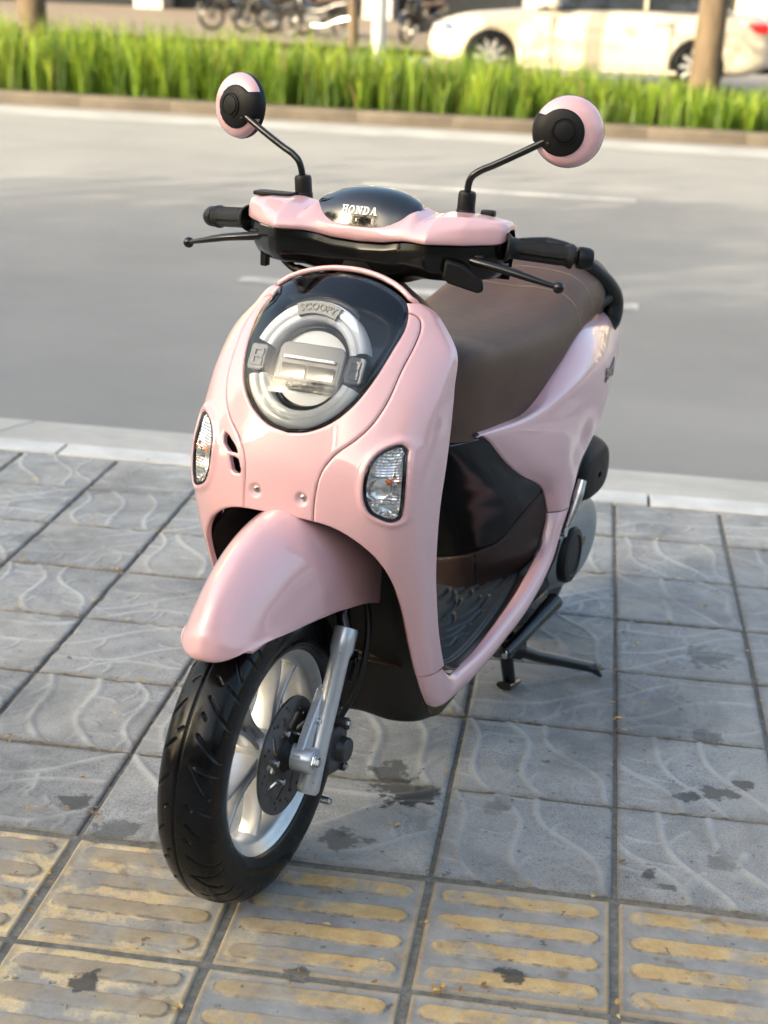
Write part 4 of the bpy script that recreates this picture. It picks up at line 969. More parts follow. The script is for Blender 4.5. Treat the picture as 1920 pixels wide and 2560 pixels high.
# ------------------------------------------------------------------ engine, stands
def blob(name, rows, mat, nu=48, nv=36, parent=None):
    G = loft(rows, nu, nv); b = MB(); b.grid(G); return b.build(name, mat, parent or scooter, angle=50)
def ring(c, ry, rz, p=.7, n=33, x=None):
    return [(c[0], c[1]+ry*math.copysign(abs(math.cos(t))**p, math.cos(t)), c[2]+rz*math.copysign(abs(math.sin(t))**p, math.sin(t))) for t in np.linspace(0, 2*np.pi, n)]
crank = blob('crankcase', [ring((.09,1.075,.285),.145,.092,.85), ring((.140,1.075,.285),.150,.095,.85), ring((.162,1.078,.287),.136,.085,.9), ring((.174,1.08,.288),.100,.062,.9), ring((.178,1.08,.288),.02,.01)], M['case_grey'])
b = MB(); b.lathe([(.060, 0), (.060, .016), (.056, .022), (.044, .024), (.042, .021), (.015, .022), (0, .022)], (.160, 1.008, .280), (1, 0, 0), 44); b.build('drive_cover', M['matte_black'], scooter)
b = MB(); b.box((.075, .94, .265), (.15, .20, .12)); b.box((.03, .80, .22), (.12, .16, .09)); b.build('engine_block', M['matte_black'], scooter, bevel=.02)
blob('air_box', [ring((.09,1.11,.440),.10,.056), ring((.160,1.11,.440),.105,.060), ring((.184,1.105,.437),.09,.051), ring((.193,1.10,.435),.05,.03), ring((.195,1.10,.435),.01,.006)], M['grey_black'])
b = MB(); b.tube([(.187, .920, .372), (.192, .931, .398), (.197, .947, .436), (.200, .957, .462)], [.0085, .010, .0115, .009], n=14, smooth=20, flat=(.7, 1.1)); b.tube([(.15, .915, .362), (.190, .915, .362)], .012, n=16); b.build('kick_starter', M['steel'], scooter)
b = MB(); b.tube([(.02, .80, .16), (.02, 1.05, .15)], .03, n=12); b.tube([(-.10, .86, .130), (.118, .86, .130)], .016, n=16)
for sx in (1, -1):
    b.tube([(sx*.098, .86, .130), (sx*.097, .885, .06), (sx*.100, .900, .012)], [.0145, .014, .0135], n=16, smooth=14)
    b.tube([(sx*.098, .872, .016), (sx*.104, .93, .007)], [.018, .012], n=12, flat=(1, .5))
b.build('centre_stand', M['black_metal'], scooter)
b = MB(); P = smooth_path([(.140, .74, .150), (.150, .80, .164), (.158, .87, .178), (.166, .950, .194)], 30); b.tube(P, np.interp(np.linspace(0, 1, 30), [0, .5, .8, 1], [.013, .0135, .017, .019]), n=18); b.tube([(.110, .78, .135), (.140, .76, .150)], .0165, n=20); b.build('stand_pedal', M['black_metal'], scooter)
b = MB(); b.lathe([(0, .006), (.009, .006), (.0125, .003), (.013, -.004)], (.141, .745, .150), (1, 0, 0), 24); b.build('stand_pivot_bolt', M['steel'], scooter)
b = MB(); b.tube([(.10, .84, .120), (.128, .87, .108)], [.020, .024], n=16); b.tube([(.118, .862, .110), (.150, .905, .085), (.240, 1.028, .030)], [.016, .0135, .0115], n=16)
b.tube([(.225, 1.006, .038), (.238, 1.026, .032), (.252, 1.048, .006)], [.010, .017, .006], n=12, flat=(1.0, .7)); b.build('side_stand', M['black_metal'], scooter)
# rear emblem
V, F_ = text_mesh('Scoopy', .036, .25, .0012); sv = SIDE_S.V; V, F_ = V*1.0, F_
def emb(x, y, h):
    Y, Z = 1.085+x*.85, .665+y+x*.12; i = np.argsort((sv[:, 1]-Y)**2+(sv[:, 2]-Z)**2)[:4]; w = 1/(1e-7+(sv[i, 1]-Y)**2+(sv[i, 2]-Z)**2); return np.array([(sv[i, 0]*w).sum()/w.sum()+.0004+h, Y, Z])
V, F_ = extrude_flat(V, F_, emb, .0018); mkobj('side_emblem', V, F_, M['gloss_black'], side, smooth=False)
# ------------------------------------------------------------------ pavement, kerb, road, median
TS = 0.30
def tile_mat(name, yellow):
    t = NT(name); w = t.wpos(); o = t.coord('Object'); rnd = t.new('ShaderNodeObjectInfo').outputs['Random']
    big = t.noise(w, 3.1, 6, .62); mid = t.noise(w, 17, 6, .65); fine = t.noise(w, 260, 4, .7); grit = t.noise(w, 900, 2, .6)
    def vor(scale):
        v = t.new('ShaderNodeTexVoronoi'); v.feature = 'DISTANCE_TO_EDGE'; v.inputs['Scale'].default_value = scale; t.link(w, v.inputs['Vector']); return v.outputs['Distance']
    if not yellow:
        vein = t.attr('vein')
        base = t.ramp(mid, [(.25, (.185, .190, .194)), (.5, (.315, .320, .322)), (.8, (.42, .422, .418))])
        pits = t.ramp(t.noise(w, 230, 3, .75), [(.40, (1, 1, 1)), (.49, (0, 0, 0))]); spk = t.ramp(t.noise(w, 360, 2, .6), [(.58, (0, 0, 0)), (.68, (1, 1, 1))])
        base = t.mix(t.math('MULTIPLY', pits, .62), base, (.095, .098, .10)); base = t.mix(t.math('MULTIPLY', spk, .40), base, (.56, .56, .54))
        base = t.mix(t.math('MULTIPLY', vein, .55), base, (.54, .54, .525))
        dirt = t.ramp(big, [(.44, (0, 0, 0)), (.62, (1, 1, 1))]); base = t.mix(t.math('MULTIPLY', dirt, .55), base, (.37, .355, .32))
        base = t.mix(t.math('MULTIPLY', rnd, .25), base, (.20, .204, .208))
        damp = t.ramp(t.noise(w, 2.6, 7, .66, .5), [(.46, (0, 0, 0)), (.62, (1, 1, 1))]); base = t.mix(t.math('MULTIPLY', damp, .58), base, (.115, .118, .12))
    else:
        bar = t.attr('bar'); sep = t.new('ShaderNodeSeparateXYZ'); t.link(w, sep.inputs[0])
        side = t.math('ADD', t.math('MULTIPLY', t.math('SUBTRACT', sep.outputs['X'], .86), 2.6), t.math('MULTIPLY', t.math('SUBTRACT', big, .5), 3.2))
        side = t.math('ADD', side, .5, True)                 # 0 = clean ochre troughs, 1 = troughs filled with cement
        och = t.ramp(mid, [(.3, (.36, .235, .095)), (.55, (.50, .355, .165)), (.8, (.60, .475, .27))])
        cream = t.ramp(mid, [(.3, (.52, .385, .20)), (.6, (.64, .505, .30)), (.8, (.66, .56, .39))])
        worn = t.ramp(mid, [(.3, (.27, .215, .145)), (.7, (.40, .335, .245))])
        cem = t.ramp(mid, [(.25, (.17, .17, .17)), (.6, (.275, .272, .265)), (.85, (.37, .36, .34))])
        barc = t.mix(side, worn, och)
        patch = t.ramp(t.noise(w, 9.5, 5, .6), [(.50, (0, 0, 0)), (.56, (1, 1, 1))])
        trough = t.mix(t.math('MAXIMUM', t.math('MULTIPLY', side, 1.5, True), t.math('MULTIPLY', patch, .8)), cream, cem)
        base = t.mix(bar, trough, barc)
        gr = t.math('MULTIPLY', t.math('MULTIPLY', bar, t.math('SUBTRACT', 1.0, bar)), 4.0); gr = t.math('MULTIPLY', gr, t.ramp(t.noise(w, 35, 4, .6), [(.40, (0, 0, 0)), (.58, (1, 1, 1))])); base = t.mix(t.math('MULTIPLY', gr, .75), base, (.11, .105, .095))
        cp = t.ramp(t.noise(w, 8.5, 7, .72, .4), [(.49, (0, 0, 0)), (.57, (1, 1, 1))]); base = t.mix(t.math('MULTIPLY', cp, .70), base, cem)
        edge = t.attr('rim'); base = t.mix(t.math('MULTIPLY', edge, .85), base, t.mix(side, cream, och))
        base = t.mix(t.math('MULTIPLY', t.ramp(fine, [(.5, (0, 0, 0)), (.68, (1, 1, 1))]), .35), base, (.20, .19, .17))
        brown = t.ramp(t.noise(w, 13, 5, .6), [(.62, (0, 0, 0)), (.70, (1, 1, 1))]); base = t.mix(t.math('MULTIPLY', brown, .6), base, (.16, .095, .025))
    eg = t.math('MULTIPLY', t.attr('edge'), t.math('ADD', t.math('MULTIPLY', t.noise(w, 40, 4, .6), 1.6), -.25), True); base = t.mix(t.math('MULTIPLY', eg, .62), base, (.10, .097, .088))
    # dark wet / oily stains and pale cement smears with shapes of their own
    spots = [(.561,-2.001,.050,.95),(.655,-2.075,.055,.7),(1.127,-1.836,.075,1),(1.086,-1.762,.055,.9),(1.675,-1.717,.035,.95),(1.64,-1.724,.028,.9),(1.71,-1.70,.030,.9),(1.733,-1.662,.026,1),(1.684,-1.477,.045,.6),(.74,-2.485,.032,1),(1.348,-2.336,.030,1),(1.042,-2.40,.028,.8),(1.04,-2.024,.05,.7),(1.555,-2.02,.022,.9),(1.591,-2.056,.025,.8),(1.68,-1.95,.04,.5),(1.707,-1.08,.07,.55),(.267,-1.202,.05,.5),(-.012,-.729,.06,.4),(1.295,-1.846,.04,.4),(1.628,-1.736,.03,.9)]
    dist_n = t.noise(w, 26, 5, .65); dark = None
    for (sx_, sy_, r_, a_) in spots:
        vm = t.new('ShaderNodeVectorMath', operation='DISTANCE'); t.link(w, vm.inputs[0]); vm.inputs[1].default_value = (sx_, sy_, 0)
        f = t.math('MULTIPLY', t.math('SUBTRACT', vm.outputs['Value'], t.math('MULTIPLY', t.math('SUBTRACT', dist_n, .5), r_*2.6)), -1/(.20*r_)); f = t.math('MULTIPLY', t.math('ADD', f, 1/.20*.75, True), a_)
        dark = f if dark is None else t.math('MAXIMUM', dark, f)
    small = t.ramp(t.noise(w, 42, 4, .55), [(.665, (0, 0, 0)), (.70, (1, 1, 1))]); dark = t.math('MAXIMUM', dark, t.math('MULTIPLY', small, .75))
    smear = t.ramp(t.noise(w, 5.2, 7, .68, .6), [(.55, (0, 0, 0)), (.68, (1, 1, 1))]); base = t.mix(t.math('MULTIPLY', smear, .45), base, (.36, .35, .325))
    base = t.mix(t.math('MULTIPLY', dark, .88), base, (.026, .026, .025))
    t.col(base)
    t.link(t.math('ADD', t.math('MULTIPLY', t.math('SUBTRACT', 1.0, dark), .40), .42), t.b.inputs['Roughness'])
    n1 = t.bump(fine, .45, .0016); t.bump(t.math('ADD', grit, t.math('MULTIPLY', mid, 1.2)), .28, .0018, n1)
    return t.m
M['tile'] = tile_mat('grey_stamped_concrete', False); M['tactile'] = tile_mat('ochre_tactile_concrete', True)
def grout_mat():
    t = NT('gritty_joint_mortar'); w = t.wpos(); n = t.noise(w, 60, 6, .7); m = t.noise(w, 6, 4)
    t.col(t.mix(t.math('MULTIPLY', m, .6), t.ramp(n, [(.3, (.055, .053, .048)), (.55, (.16, .155, .138)), (.8, (.29, .275, .24))]), (.16, .155, .14)))
    t.set(Roughness=.9); t.bump(n, .9, .004); return t.m
M['grout'] = grout_mat()

def vein_tile(seed, n=58, gap=.0085):
    r = np.random.default_rng(seed); h = (TS-gap)/2; g = np.linspace(-h, h, n); X, Y = np.meshgrid(g, g); P = np.stack([X.ravel(), Y.ravel()], 1)
    lines = []
    for (ang, off) in ((.35, -.07), (.35, .02), (.35, .10)):
        c, s_ = math.cos(ang), math.sin(ang); a, b_ = r.uniform(18, 26), r.uniform(0, 6); amp = r.uniform(.010, .018)
        t = np.linspace(-.2, .2, 26); q = np.stack([t, off+amp*np.sin(a*t+b_)+.02*np.sin(9*t+b_)], 1); q = q@np.array([[c, s_], [-s_, c]]); lines.append((q, r.uniform(.0062, .0100)))
        for k_ in range(4):
            t0 = r.integers(4, 22); p0 = q[t0]; d = ang+r.choice([-1, 1])*r.uniform(.7, 1.2); L = r.uniform(.04, .085); u = np.linspace(0, 1, 9)
            br = p0+L*u[:, None]*np.array([math.cos(d), math.sin(d)])+(.012*np.sin(2.4*u))[:, None]*np.array([-math.sin(d), math.cos(d)]); lines.append((br, r.uniform(.0030, .0055)))
    v = np.zeros(len(P))
    for q, w in lines:
        d = segdist(P, list(zip(q[:-1], q[1:]))); v = np.maximum(v, np.clip(1-(d/w)**2, 0, 1))
    edge = np.minimum(h-np.abs(P[:, 0]), h-np.abs(P[:, 1])); z = .0032*v-np.where(edge < .006, .0035*(1-edge/.006)**2, 0)+.0006*np.sin(P[:, 0]*21+seed)*np.cos(P[:, 1]*17)
    chip = np.zeros(len(P))
    for k_ in range(5):
        e = r.uniform(-h, h); sd = r.integers(4); c = [(e, h), (e, -h), (h, e), (-h, e)][sd]; chip = np.maximum(chip, np.clip(1-np.hypot(P[:, 0]-c[0], P[:, 1]-c[1])/r.uniform(.006, .016), 0, 1))
    z -= .004*chip
    V = np.stack([P[:, 0], P[:, 1], z], 1); F_ = gridf(n, n); B = [i for i in range(n)]+[i*n+n-1 for i in range(1, n)]+[(n-1)*n+i for i in range(n-2, -1, -1)]+[i*n for i in range(n-2, 0, -1)]
    o = len(V); V = np.concatenate([V, V[B]-[0, 0, .03]]); m = len(B); F_ += [(B[i], o+i, o+(i+1) % m, B[(i+1) % m]) for i in range(m)]
    vv = np.concatenate([v, np.zeros(m)]); ev = np.concatenate([np.clip(1-edge/.013, 0, 1), np.ones(m)])
    me = bpy.data.meshes.new('paving_tile'); me.from_pydata(V.tolist(), [], F_); at = me.attributes.new('vein', 'FLOAT', 'POINT'); at.data.foreach_set('value', vv.astype(np.float32)); at = me.attributes.new('edge', 'FLOAT', 'POINT'); at.data.foreach_set('value', ev.astype(np.float32))
    me.polygons.foreach_set('use_smooth', [True]*len(F_)); me.materials.append(M['tile']); me.materials.append(M['grout']); me.polygons.foreach_set('material_index', [0]*(len(F_)-m)+[1]*m); me.update(); return me
def bar_tile(seed, n=76, gap=.0125):
    r = np.random.default_rng(seed); h = (TS-gap)/2; g = np.linspace(-h, h, n); X, Y = np.meshgrid(g, g); P = np.stack([X.ravel(), Y.ravel()], 1); bar = np.zeros(len(P))
    wob = .0007*np.sin(P[:, 0]*60+seed)+.0006*np.sin(P[:, 0]*143+2*seed)+r.normal(0, .0004, len(P))
    for k_ in range(4):
        y = -.105+.070*k_; d = segdist(P, [((-.108, y), (.108, y))])+wob; bar = np.maximum(bar, np.clip((.0200-d)/.0032, 0, 1))
    edge = np.minimum(h-np.abs(P[:, 0]), h-np.abs(P[:, 1])); rim = np.clip(1-np.abs(edge-.0045)/.005, 0, 1)*(1-bar)
    z = -.0040+.0040*bar*bar*(3-2*bar)+.0022*rim-np.where(edge < .004, .004*(1-edge/.004)**2, 0)
    fill = np.clip(np.sin(P[:, 0]*31+seed*1.7)*np.cos(P[:, 1]*23+seed)*1.2-.3, 0, 1)*.0022*(1-bar); z += fill
    V = np.stack([P[:, 0], P[:, 1], z], 1); F_ = gridf(n, n); B = [i for i in range(n)]+[i*n+n-1 for i in range(1, n)]+[(n-1)*n+i for i in range(n-2, -1, -1)]+[i*n for i in range(n-2, 0, -1)]
    o = len(V); V = np.concatenate([V, V[B]-[0, 0, .03]]); m = len(B); F_ += [(B[i], o+i, o+(i+1) % m, B[(i+1) % m]) for i in range(m)]
    me = bpy.data.meshes.new('tactile_tile'); me.from_pydata(V.tolist(), [], F_)
    for nm, a in (('bar', bar), ('rim', rim), ('edge', np.clip(1-edge/.010, 0, 1))): at = me.attributes.new(nm, 'FLOAT', 'POINT'); at.data.foreach_set('value', np.concatenate([a, np.full(m, float(nm == 'edge'))]).astype(np.float32))
    me.polygons.foreach_set('use_smooth', [True]*len(F_)); me.materials.append(M['tactile']); me.materials.append(M['grout']); me.polygons.foreach_set('material_index', [0]*(len(F_)-m)+[1]*m); me.update(); return me
G = np.array([[(u, v, -.0072+.0006*math.sin(u*7)*math.cos(v*5)) for u in np.linspace(-20, 24, 60)] for v in np.linspace(-22, -.004, 50)])
b = MB(); b.grid(G); pavement = struct(b.build('pavement', M['grout']))
VT = [vein_tile(s_) for s_ in (3, 8, 15, 22, 31, 37, 44, 58)]; BT = [bar_tile(s_) for s_ in (2, 5, 9)]
for r_ in range(0, 13):
    for c_ in range(-5, 11):
        yel = r_ in (7, 8); me = (BT if yel else VT)[RNG.randrange(3 if yel else 8)]
        o = bpy.data.objects.new('tactile_tile' if yel else 'paving_tile', me); col.objects.link(o); o.parent = pavement
        o.location = ((c_+.5)*TS+RNG.uniform(-.0012, .0012), -(r_+.5)*TS+RNG.uniform(-.0012, .0012)-(.004 if yel else 0), RNG.uniform(-.0012, .0008)-.0006)
        o.rotation_euler = (RNG.uniform(-.003, .003), RNG.uniform(-.003, .003), (RNG.choice([0, math.pi]) if yel else RNG.choice([0, math.pi/2, math.pi, -math.pi/2]))+RNG.uniform(-.004, .004))
# fallen leaf flakes, mostly caught in the joints
def litter_mat():
    t = NT('dry_leaf_flakes'); rn = t.attr('tone'); t.col(t.ramp(rn, [(0, (.20, .10, .025)), (.5, (.42, .25, .075)), (1, (.58, .42, .16))])); t.set(Roughness=.75); return t.m
Vl, Fl, Tl = [], [], []
def flake(x, y, s_):
    a = RNG.uniform(0, 6.28); n = RNG.choice([4, 5, 6]); o = len(Vl); tilt = RNG.uniform(-.6, .6); tn = RNG.random()
    for i in range(n):
        t = 2*math.pi*i/n+RNG.uniform(-.3, .3); rr = s_*RNG.uniform(.6, 1.1); dx, dy = rr*math.cos(t)*1.5, rr*math.sin(t)*.75; X = dx*math.cos(a)-dy*math.sin(a); Y = dx*math.sin(a)+dy*math.cos(a)
        Vl.append((x+X, y+Y, .0035+abs(dy*tilt)+RNG.uniform(0, .002))); Tl.append(tn)
    Fl.append(tuple(range(o, o+n)))
for _ in range(620):
    u = RNG.uniform(-1.2, 2.6); v = RNG.uniform(-2.9, -.02)
    if RNG.random() < .72:
        if RNG.random() < .6: v = -round(-v/TS)*TS+RNG.gauss(0, .006)
        else: u = round(u/TS)*TS+RNG.gauss(0, .006)
    for k_ in range(RNG.choice([1, 1, 1, 2, 3])): flake(u+RNG.gauss(0, .012)*(k_ > 0), v+RNG.gauss(0, .006)*(k_ > 0), RNG.uniform(.0024, .0060))
lit = mkobj('leaf_litter', Vl, Fl, litter_mat(), smooth=False, attrs={'tone': Tl}); tag(lit, 'dry yellow leaf flakes scattered in the pavement joints', 'leaf litter', kind='stuff')

# kerb and gutter
def conc_mat(name, c, var=.2, sc=7):
    t = NT(name); w = t.wpos(); n = t.noise(w, sc, 7, .65); f = t.noise(w, 170, 4, .7); s_ = t.noise(w, 1.7, 5, .6)
    a = tuple(x*(1-var) for x in c); d = tuple(min(1, x*(1+var)) for x in c); k_ = t.ramp(n, [(.3, a), (.7, d)]); k_ = t.mix(t.math('MULTIPLY', t.ramp(s_, [(.5, (0, 0, 0)), (.7, (1, 1, 1))]), .4), k_, tuple(x*.55 for x in c))
    k_ = t.mix(t.math('MULTIPLY', t.ramp(f, [(.55, (0, 0, 0)), (.7, (1, 1, 1))]), .25), k_, tuple(x*.4 for x in c)); t.col(k_); t.set(Roughness=.8); t.bump(f, .4, .003); return t.m
M['kerb'] = conc_mat('pale_kerb_stone', (.52, .52, .505)); M['gutter'] = conc_mat('worn_gutter_concrete', (.42, .405, .375), .15, 4)
M['mkerb'] = conc_mat('grey_brown_kerb_concrete', (.085, .068, .050), .3, 3)
ROAD_Z0, ROAD_S = -.10, .022
def rz(v): return ROAD_Z0+ROAD_S*(v-.7)
kerb = struct(empty('kerb')); kerb.location = (0, 0, 0)
L = .898
for k_ in range(-9, 12):
    u0 = -.2+k_*.9; b = MB(); G = np.array([(.006, -.03), (.006, -.002), (.009, .001), (.116, .001), (.121, -.003), (.121, -.05)])
    b.add([(u0+.004, y, z) for y, z in G]+[(u0+L-.004, y, z) for y, z in G], [(i, 6+i, 6+i+1, i+1) for i in range(5)]+[tuple(range(6)), tuple(range(11, 5, -1))]); b.build('kerb_stone', M['kerb'], kerb, bevel=.002)
for k_ in range(-6, 8):
    u0 = -.5+k_*1.8; b = MB(); G = np.array([(.128, -.06), (.128, -.012), (.135, -.007), (.62, -.082), (.66, -.094), (.66, -.14)])
    b.add([(u0+.003, y, z) for y, z in G]+[(u0+1.797, y, z) for y, z in G], [(i, 6+i, 6+i+1, i+1) for i in range(5)]+[tuple(range(6)), tuple(range(11, 5, -1))]); b.build('gutter_stone', M['gutter'], kerb, bevel=.003)
def asphalt():
    t = NT('worn_asphalt'); w = t.wpos(); mp = t.new('ShaderNodeMapping'); mp.inputs['Scale'].default_value = (.35, 2.2, 1); t.link(w, mp.inputs['Vector'])
    track_shade = t.noise(mp.outputs['Vector'], .7, 5, .6); big = t.noise(w, .55, 5, .6); f = t.noise(w, 130, 3, .7); sp = t.noise(w, 420, 2, .6)  # stretched bands of cooler grey, strengthened to stand in for shade bands
    c = t.ramp(big, [(.3, (.185, .183, .181)), (.7, (.25, .245, .237))]); c = t.mix(t.math('MULTIPLY', t.ramp(track_shade, [(.45, (0, 0, 0)), (.65, (1, 1, 1))]), .45), c, (.185, .186, .188)); c = t.mix(t.math('MULTIPLY', t.ramp(f, [(.5, (0, 0, 0)), (.7, (1, 1, 1))]), .3), c, (.25, .245, .235))
    t.col(c); t.set(Roughness=.82); t.bump(sp, .5, .004); return t.m
M['asphalt'] = asphalt()
def strip(name, v0, v1, m, dz=0.0, u0=-60, u1=60, nu=40, nv=6, parent=None, zf=rz):
    b = MB(); b.grid(np.array([[(u, v, zf(v)+dz) for u in np.linspace(u0, u1, nu)] for v in np.linspace(v0, v1, nv)])); return b.build(name, m, parent)
road = struct(strip('road', .655, 11.80, M['asphalt']))
M['road_white'] = simple('worn_white_road_paint', (.40, .39, .37), .7, var=.3, vscale=12)
for v in (3.38, 7.25):
    for k_ in range(-5, 6):
        u0 = (-.43 if v < 5 else -.40)+k_*6.0; strip('lane_dash', v-.075, v+.075, M['road_white'], .004, u0, u0+2.05, 6, 2, road)
strip('edge_strip', 10.72, 11.45, simple('pale_concrete_channel', (.29, .29, .285), .8, var=.2, vscale=2), .004, -60, 60, 30, 2, road)
median = struct(empty('median_kerb'))
for k_ in range(-22, 24):
    u0 = -1.2+k_*1.0; b = MB(); zb = rz(11.8); G = [(11.78, zb-.05), (11.78, zb+.105), (11.80, zb+.135), (12.02, zb+.135), (12.03, zb-.05)]
    b.add([(u0+.001, y, z) for y, z in G]+[(u0+.999, y, z) for y, z in G], [(i, 5+i, 6+i, i+1) for i in range(4)]+[tuple(range(5)), tuple(range(9, 4, -1))]); b.build('kerb_stone', M['mkerb'], median, bevel=.004)
b = MB(); b.grid(np.array([[(u, v, rz(11.8)+.10+.02*math.sin(u*3+v*5)) for u in np.linspace(-40, 40, 120)] for v in np.linspace(12.02, 14.6, 8)])); struct(b.build('median_soil', conc_mat('dark_soil', (.055, .042, .030), .4, 12)))
far_road = struct(strip('far_road', 14.6, 25.0, conc_mat('pale_dusty_asphalt', (.20, .19, .18), .15, 2)))
FZ = rz(25.0)
struct(strip('far_pavement', 25.0, 90.0, conc_mat('beige_far_paving', (.15, .118, .093), .2, 1.5), .12, -90, 90, 20, 4))  # beige paving tone, varied at random
# ------------------------------------------------------------------ planting and trees
def leaf_mat(name, lo, mid, hi, transl=.45):
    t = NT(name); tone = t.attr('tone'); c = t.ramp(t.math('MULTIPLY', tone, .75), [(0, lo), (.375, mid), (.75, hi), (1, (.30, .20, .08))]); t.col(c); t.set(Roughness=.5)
    tr = t.new('ShaderNodeBsdfTranslucent'); t.link(c, tr.inputs['Color']); mx = t.new('ShaderNodeMixShader'); mx.inputs[0].default_value = transl
    t.link(t.b.outputs[0], mx.inputs[1]); t.link(tr.outputs[0], mx.inputs[2]); t.link(mx.outputs[0], t.out.inputs['Surface']); return t.m
def grass_bed():
    r = np.random.default_rng(4); nc = 2400; V = []; F_ = []; T = []
    zb = rz(11.8)+.10
    for _ in range(nc):
        cu, cv = r.uniform(-9.5, 8.0), r.uniform(12.08, 14.5); hm = np.interp(cu, [-6, -1.5, 3, 5], [.80, .70, .42, .38])*r.uniform(.62, 1.16); nb = r.integers(11, 19); ct = r.uniform(.05, .85)
        for _b in range(nb):
            a = r.uniform(0, 2*np.pi); lean = r.uniform(.02, .42)**1.0; h = hm*r.uniform(.55, 1.12); w = r.uniform(.004, .009); p = np.array([cu+r.normal(0, .035), cv+r.normal(0, .035), zb]); d = np.array([math.cos(a), math.sin(a), 0]); sd = np.array([-d[1], d[0], 0]); fa = r.uniform(-.9, .9); sd = sd*math.cos(fa)+d*math.sin(fa); o = len(V); tn = np.clip(ct+r.normal(0, .22), 0, 1)
            for t_, ww in ((0, .7), (.4, 1.0), (.75, .8)):
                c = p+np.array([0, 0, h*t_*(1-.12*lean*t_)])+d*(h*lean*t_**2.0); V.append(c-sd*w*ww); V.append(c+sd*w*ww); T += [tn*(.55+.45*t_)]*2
            V.append(p+np.array([0, 0, h*(1-.35*lean)])+d*(h*lean*1.15)); T.append(tn)
            F_ += [(o, o+1, o+3, o+2), (o+2, o+3, o+5, o+4), (o+4, o+5, o+6)]
            if r.random() < .035: T[-7:] = [1.6]*7
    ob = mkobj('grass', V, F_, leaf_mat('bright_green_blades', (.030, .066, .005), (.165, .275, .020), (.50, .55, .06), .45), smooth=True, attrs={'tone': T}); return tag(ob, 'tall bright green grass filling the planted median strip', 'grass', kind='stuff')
grass_bed()
def bark_mat(name, c):
    t = NT(name); v = t.coord('Object', (1, 1, .25)); n = t.noise(v, 9, 7, .7, .4); f = t.noise(t.coord('Object'), 3, 4)
    k_ = t.ramp(n, [(.3, tuple(x*.45 for x in c)), (.6, c), (.8, tuple(x*1.35 for x in c))]); t.col(t.mix(t.math('MULTIPLY', f, .5), k_, tuple(x*.7 for x in c))); t.set(Roughness=.9); t.bump(n, .8, .02); return t.m
M['bark'] = bark_mat('brown_bark', (.135, .095, .058)); M['leaf'] = leaf_mat('street_tree_leaves', (.018, .045, .010), (.035, .085, .016), (.075, .14, .028), .35)
def make_tree(name, label, base, h, rt, crown_r, seed, nleaf=3200, group=None, lean=(0, 0), leaf=.16):
    r = np.random.default_rng(seed); root = empty(name, base); tag(root, label, 'tree', group); b = MB(); ht = h*.5
    P = [(0, 0, -.1), (lean[0]*.1, lean[1]*.1, ht*.15), (lean[0]*.4, lean[1]*.4, ht*.5), (lean[0], lean[1], ht)]; b.tube(P, [rt*1.25, rt*1.02, rt*.9, rt*.65], n=18, smooth=16); cs = []
    for k_ in range(6):
        a = 2*np.pi*k_/6+r.uniform(-.4, .4); e = np.array([lean[0]+crown_r*.6*math.cos(a), lean[1]+crown_r*.6*math.sin(a), ht+(h-ht)*r.uniform(.35, .75)]); s0 = np.array([lean[0], lean[1], ht*r.uniform(.8, 1.0)])
        b.tube([s0, (s0+e)/2+np.array([0, 0, -.25]), e], [rt*.5, rt*.3, rt*.1], n=8, smooth=10); cs.append(e)
    b.build('trunk', M['bark'], root); V = []; F_ = []; T = []
    cl = [np.array([lean[0]+crown_r*.85*r.uniform(-1, 1), lean[1]+crown_r*.85*r.uniform(-1, 1), h*.58+(h*.42)*r.uniform(0, 1)]) for _ in range(22)]+cs
    cl = [c for c in cl if ((c[0]-lean[0])**2+(c[1]-lean[1])**2)/(crown_r**2)+((c[2]-h*.78)/(h*.30))**2 < 1.25]
    for i in range(nleaf):
        c = cl[r.integers(len(cl))]; p = c+r.normal(0, 1, 3)*crown_r*.17; d = r.normal(0, 1, 3); d /= np.linalg.norm(d); s_ = np.cross(d, r.normal(0, 1, 3)); s_ /= np.linalg.norm(s_); q = leaf*r.uniform(.6, 1.3); o = len(V)
        V += [p-d*q*.6, p+s_*q*.32, p+d*q*.6, p-s_*q*.32]; F_.append((o, o+1, o+2, o+3)); tn = r.uniform(0, 1); T += [tn]*4
    mkobj('crown', V, F_, M['leaf'], root, smooth=False, attrs={'tone': T}); return root
MB_Z = rz(11.8)+.10
make_tree('street_tree', 'thick brown tree trunk rising from the grass in front of the cream car', (2.42, 13.62, MB_Z), 7.5, .165, 2.6, 11, group='trees on the median', lean=(.10, 0))
make_tree('street_tree', 'brown tree trunk at the far left end of the grass strip', (-5.45, 13.8, MB_Z), 7.2, .17, 2.6, 12, group='trees on the median', lean=(-.05, 0))
make_tree('young_tree', 'slim dark sapling stem standing in the middle of the grass', (-1.62, 14.2, MB_Z), 5.2, .06, 1.3, 13, 900, group='trees on the median', lean=(-.18, 0))
# street trees on the near pavement behind the camera: they shade the road and show in the polished parts
for k_, (x, y, h, cr, lb) in enumerate(((-3.6, -7.6, 6.4, 2.3, 'leafy street tree behind the camera, to its left'), (5.0, -8.6, 6.8, 2.5, 'leafy street tree behind the camera, to its right'), (-13.0, -6.2, 6.6, 2.6, 'leafy kerbside tree well to the left, beyond the picture edge'), (-20.5, -6.4, 6.2, 2.6, 'leafy kerbside tree farthest to the left along the road'), (-9.6, -4.4, 5.6, 2.1, 'small leafy kerbside tree nearest the left edge of the picture'))):
    make_tree('street_tree', lb, (x, y, 0), h, .17, cr, 40+k_, 3600, group='trees along the near pavement')
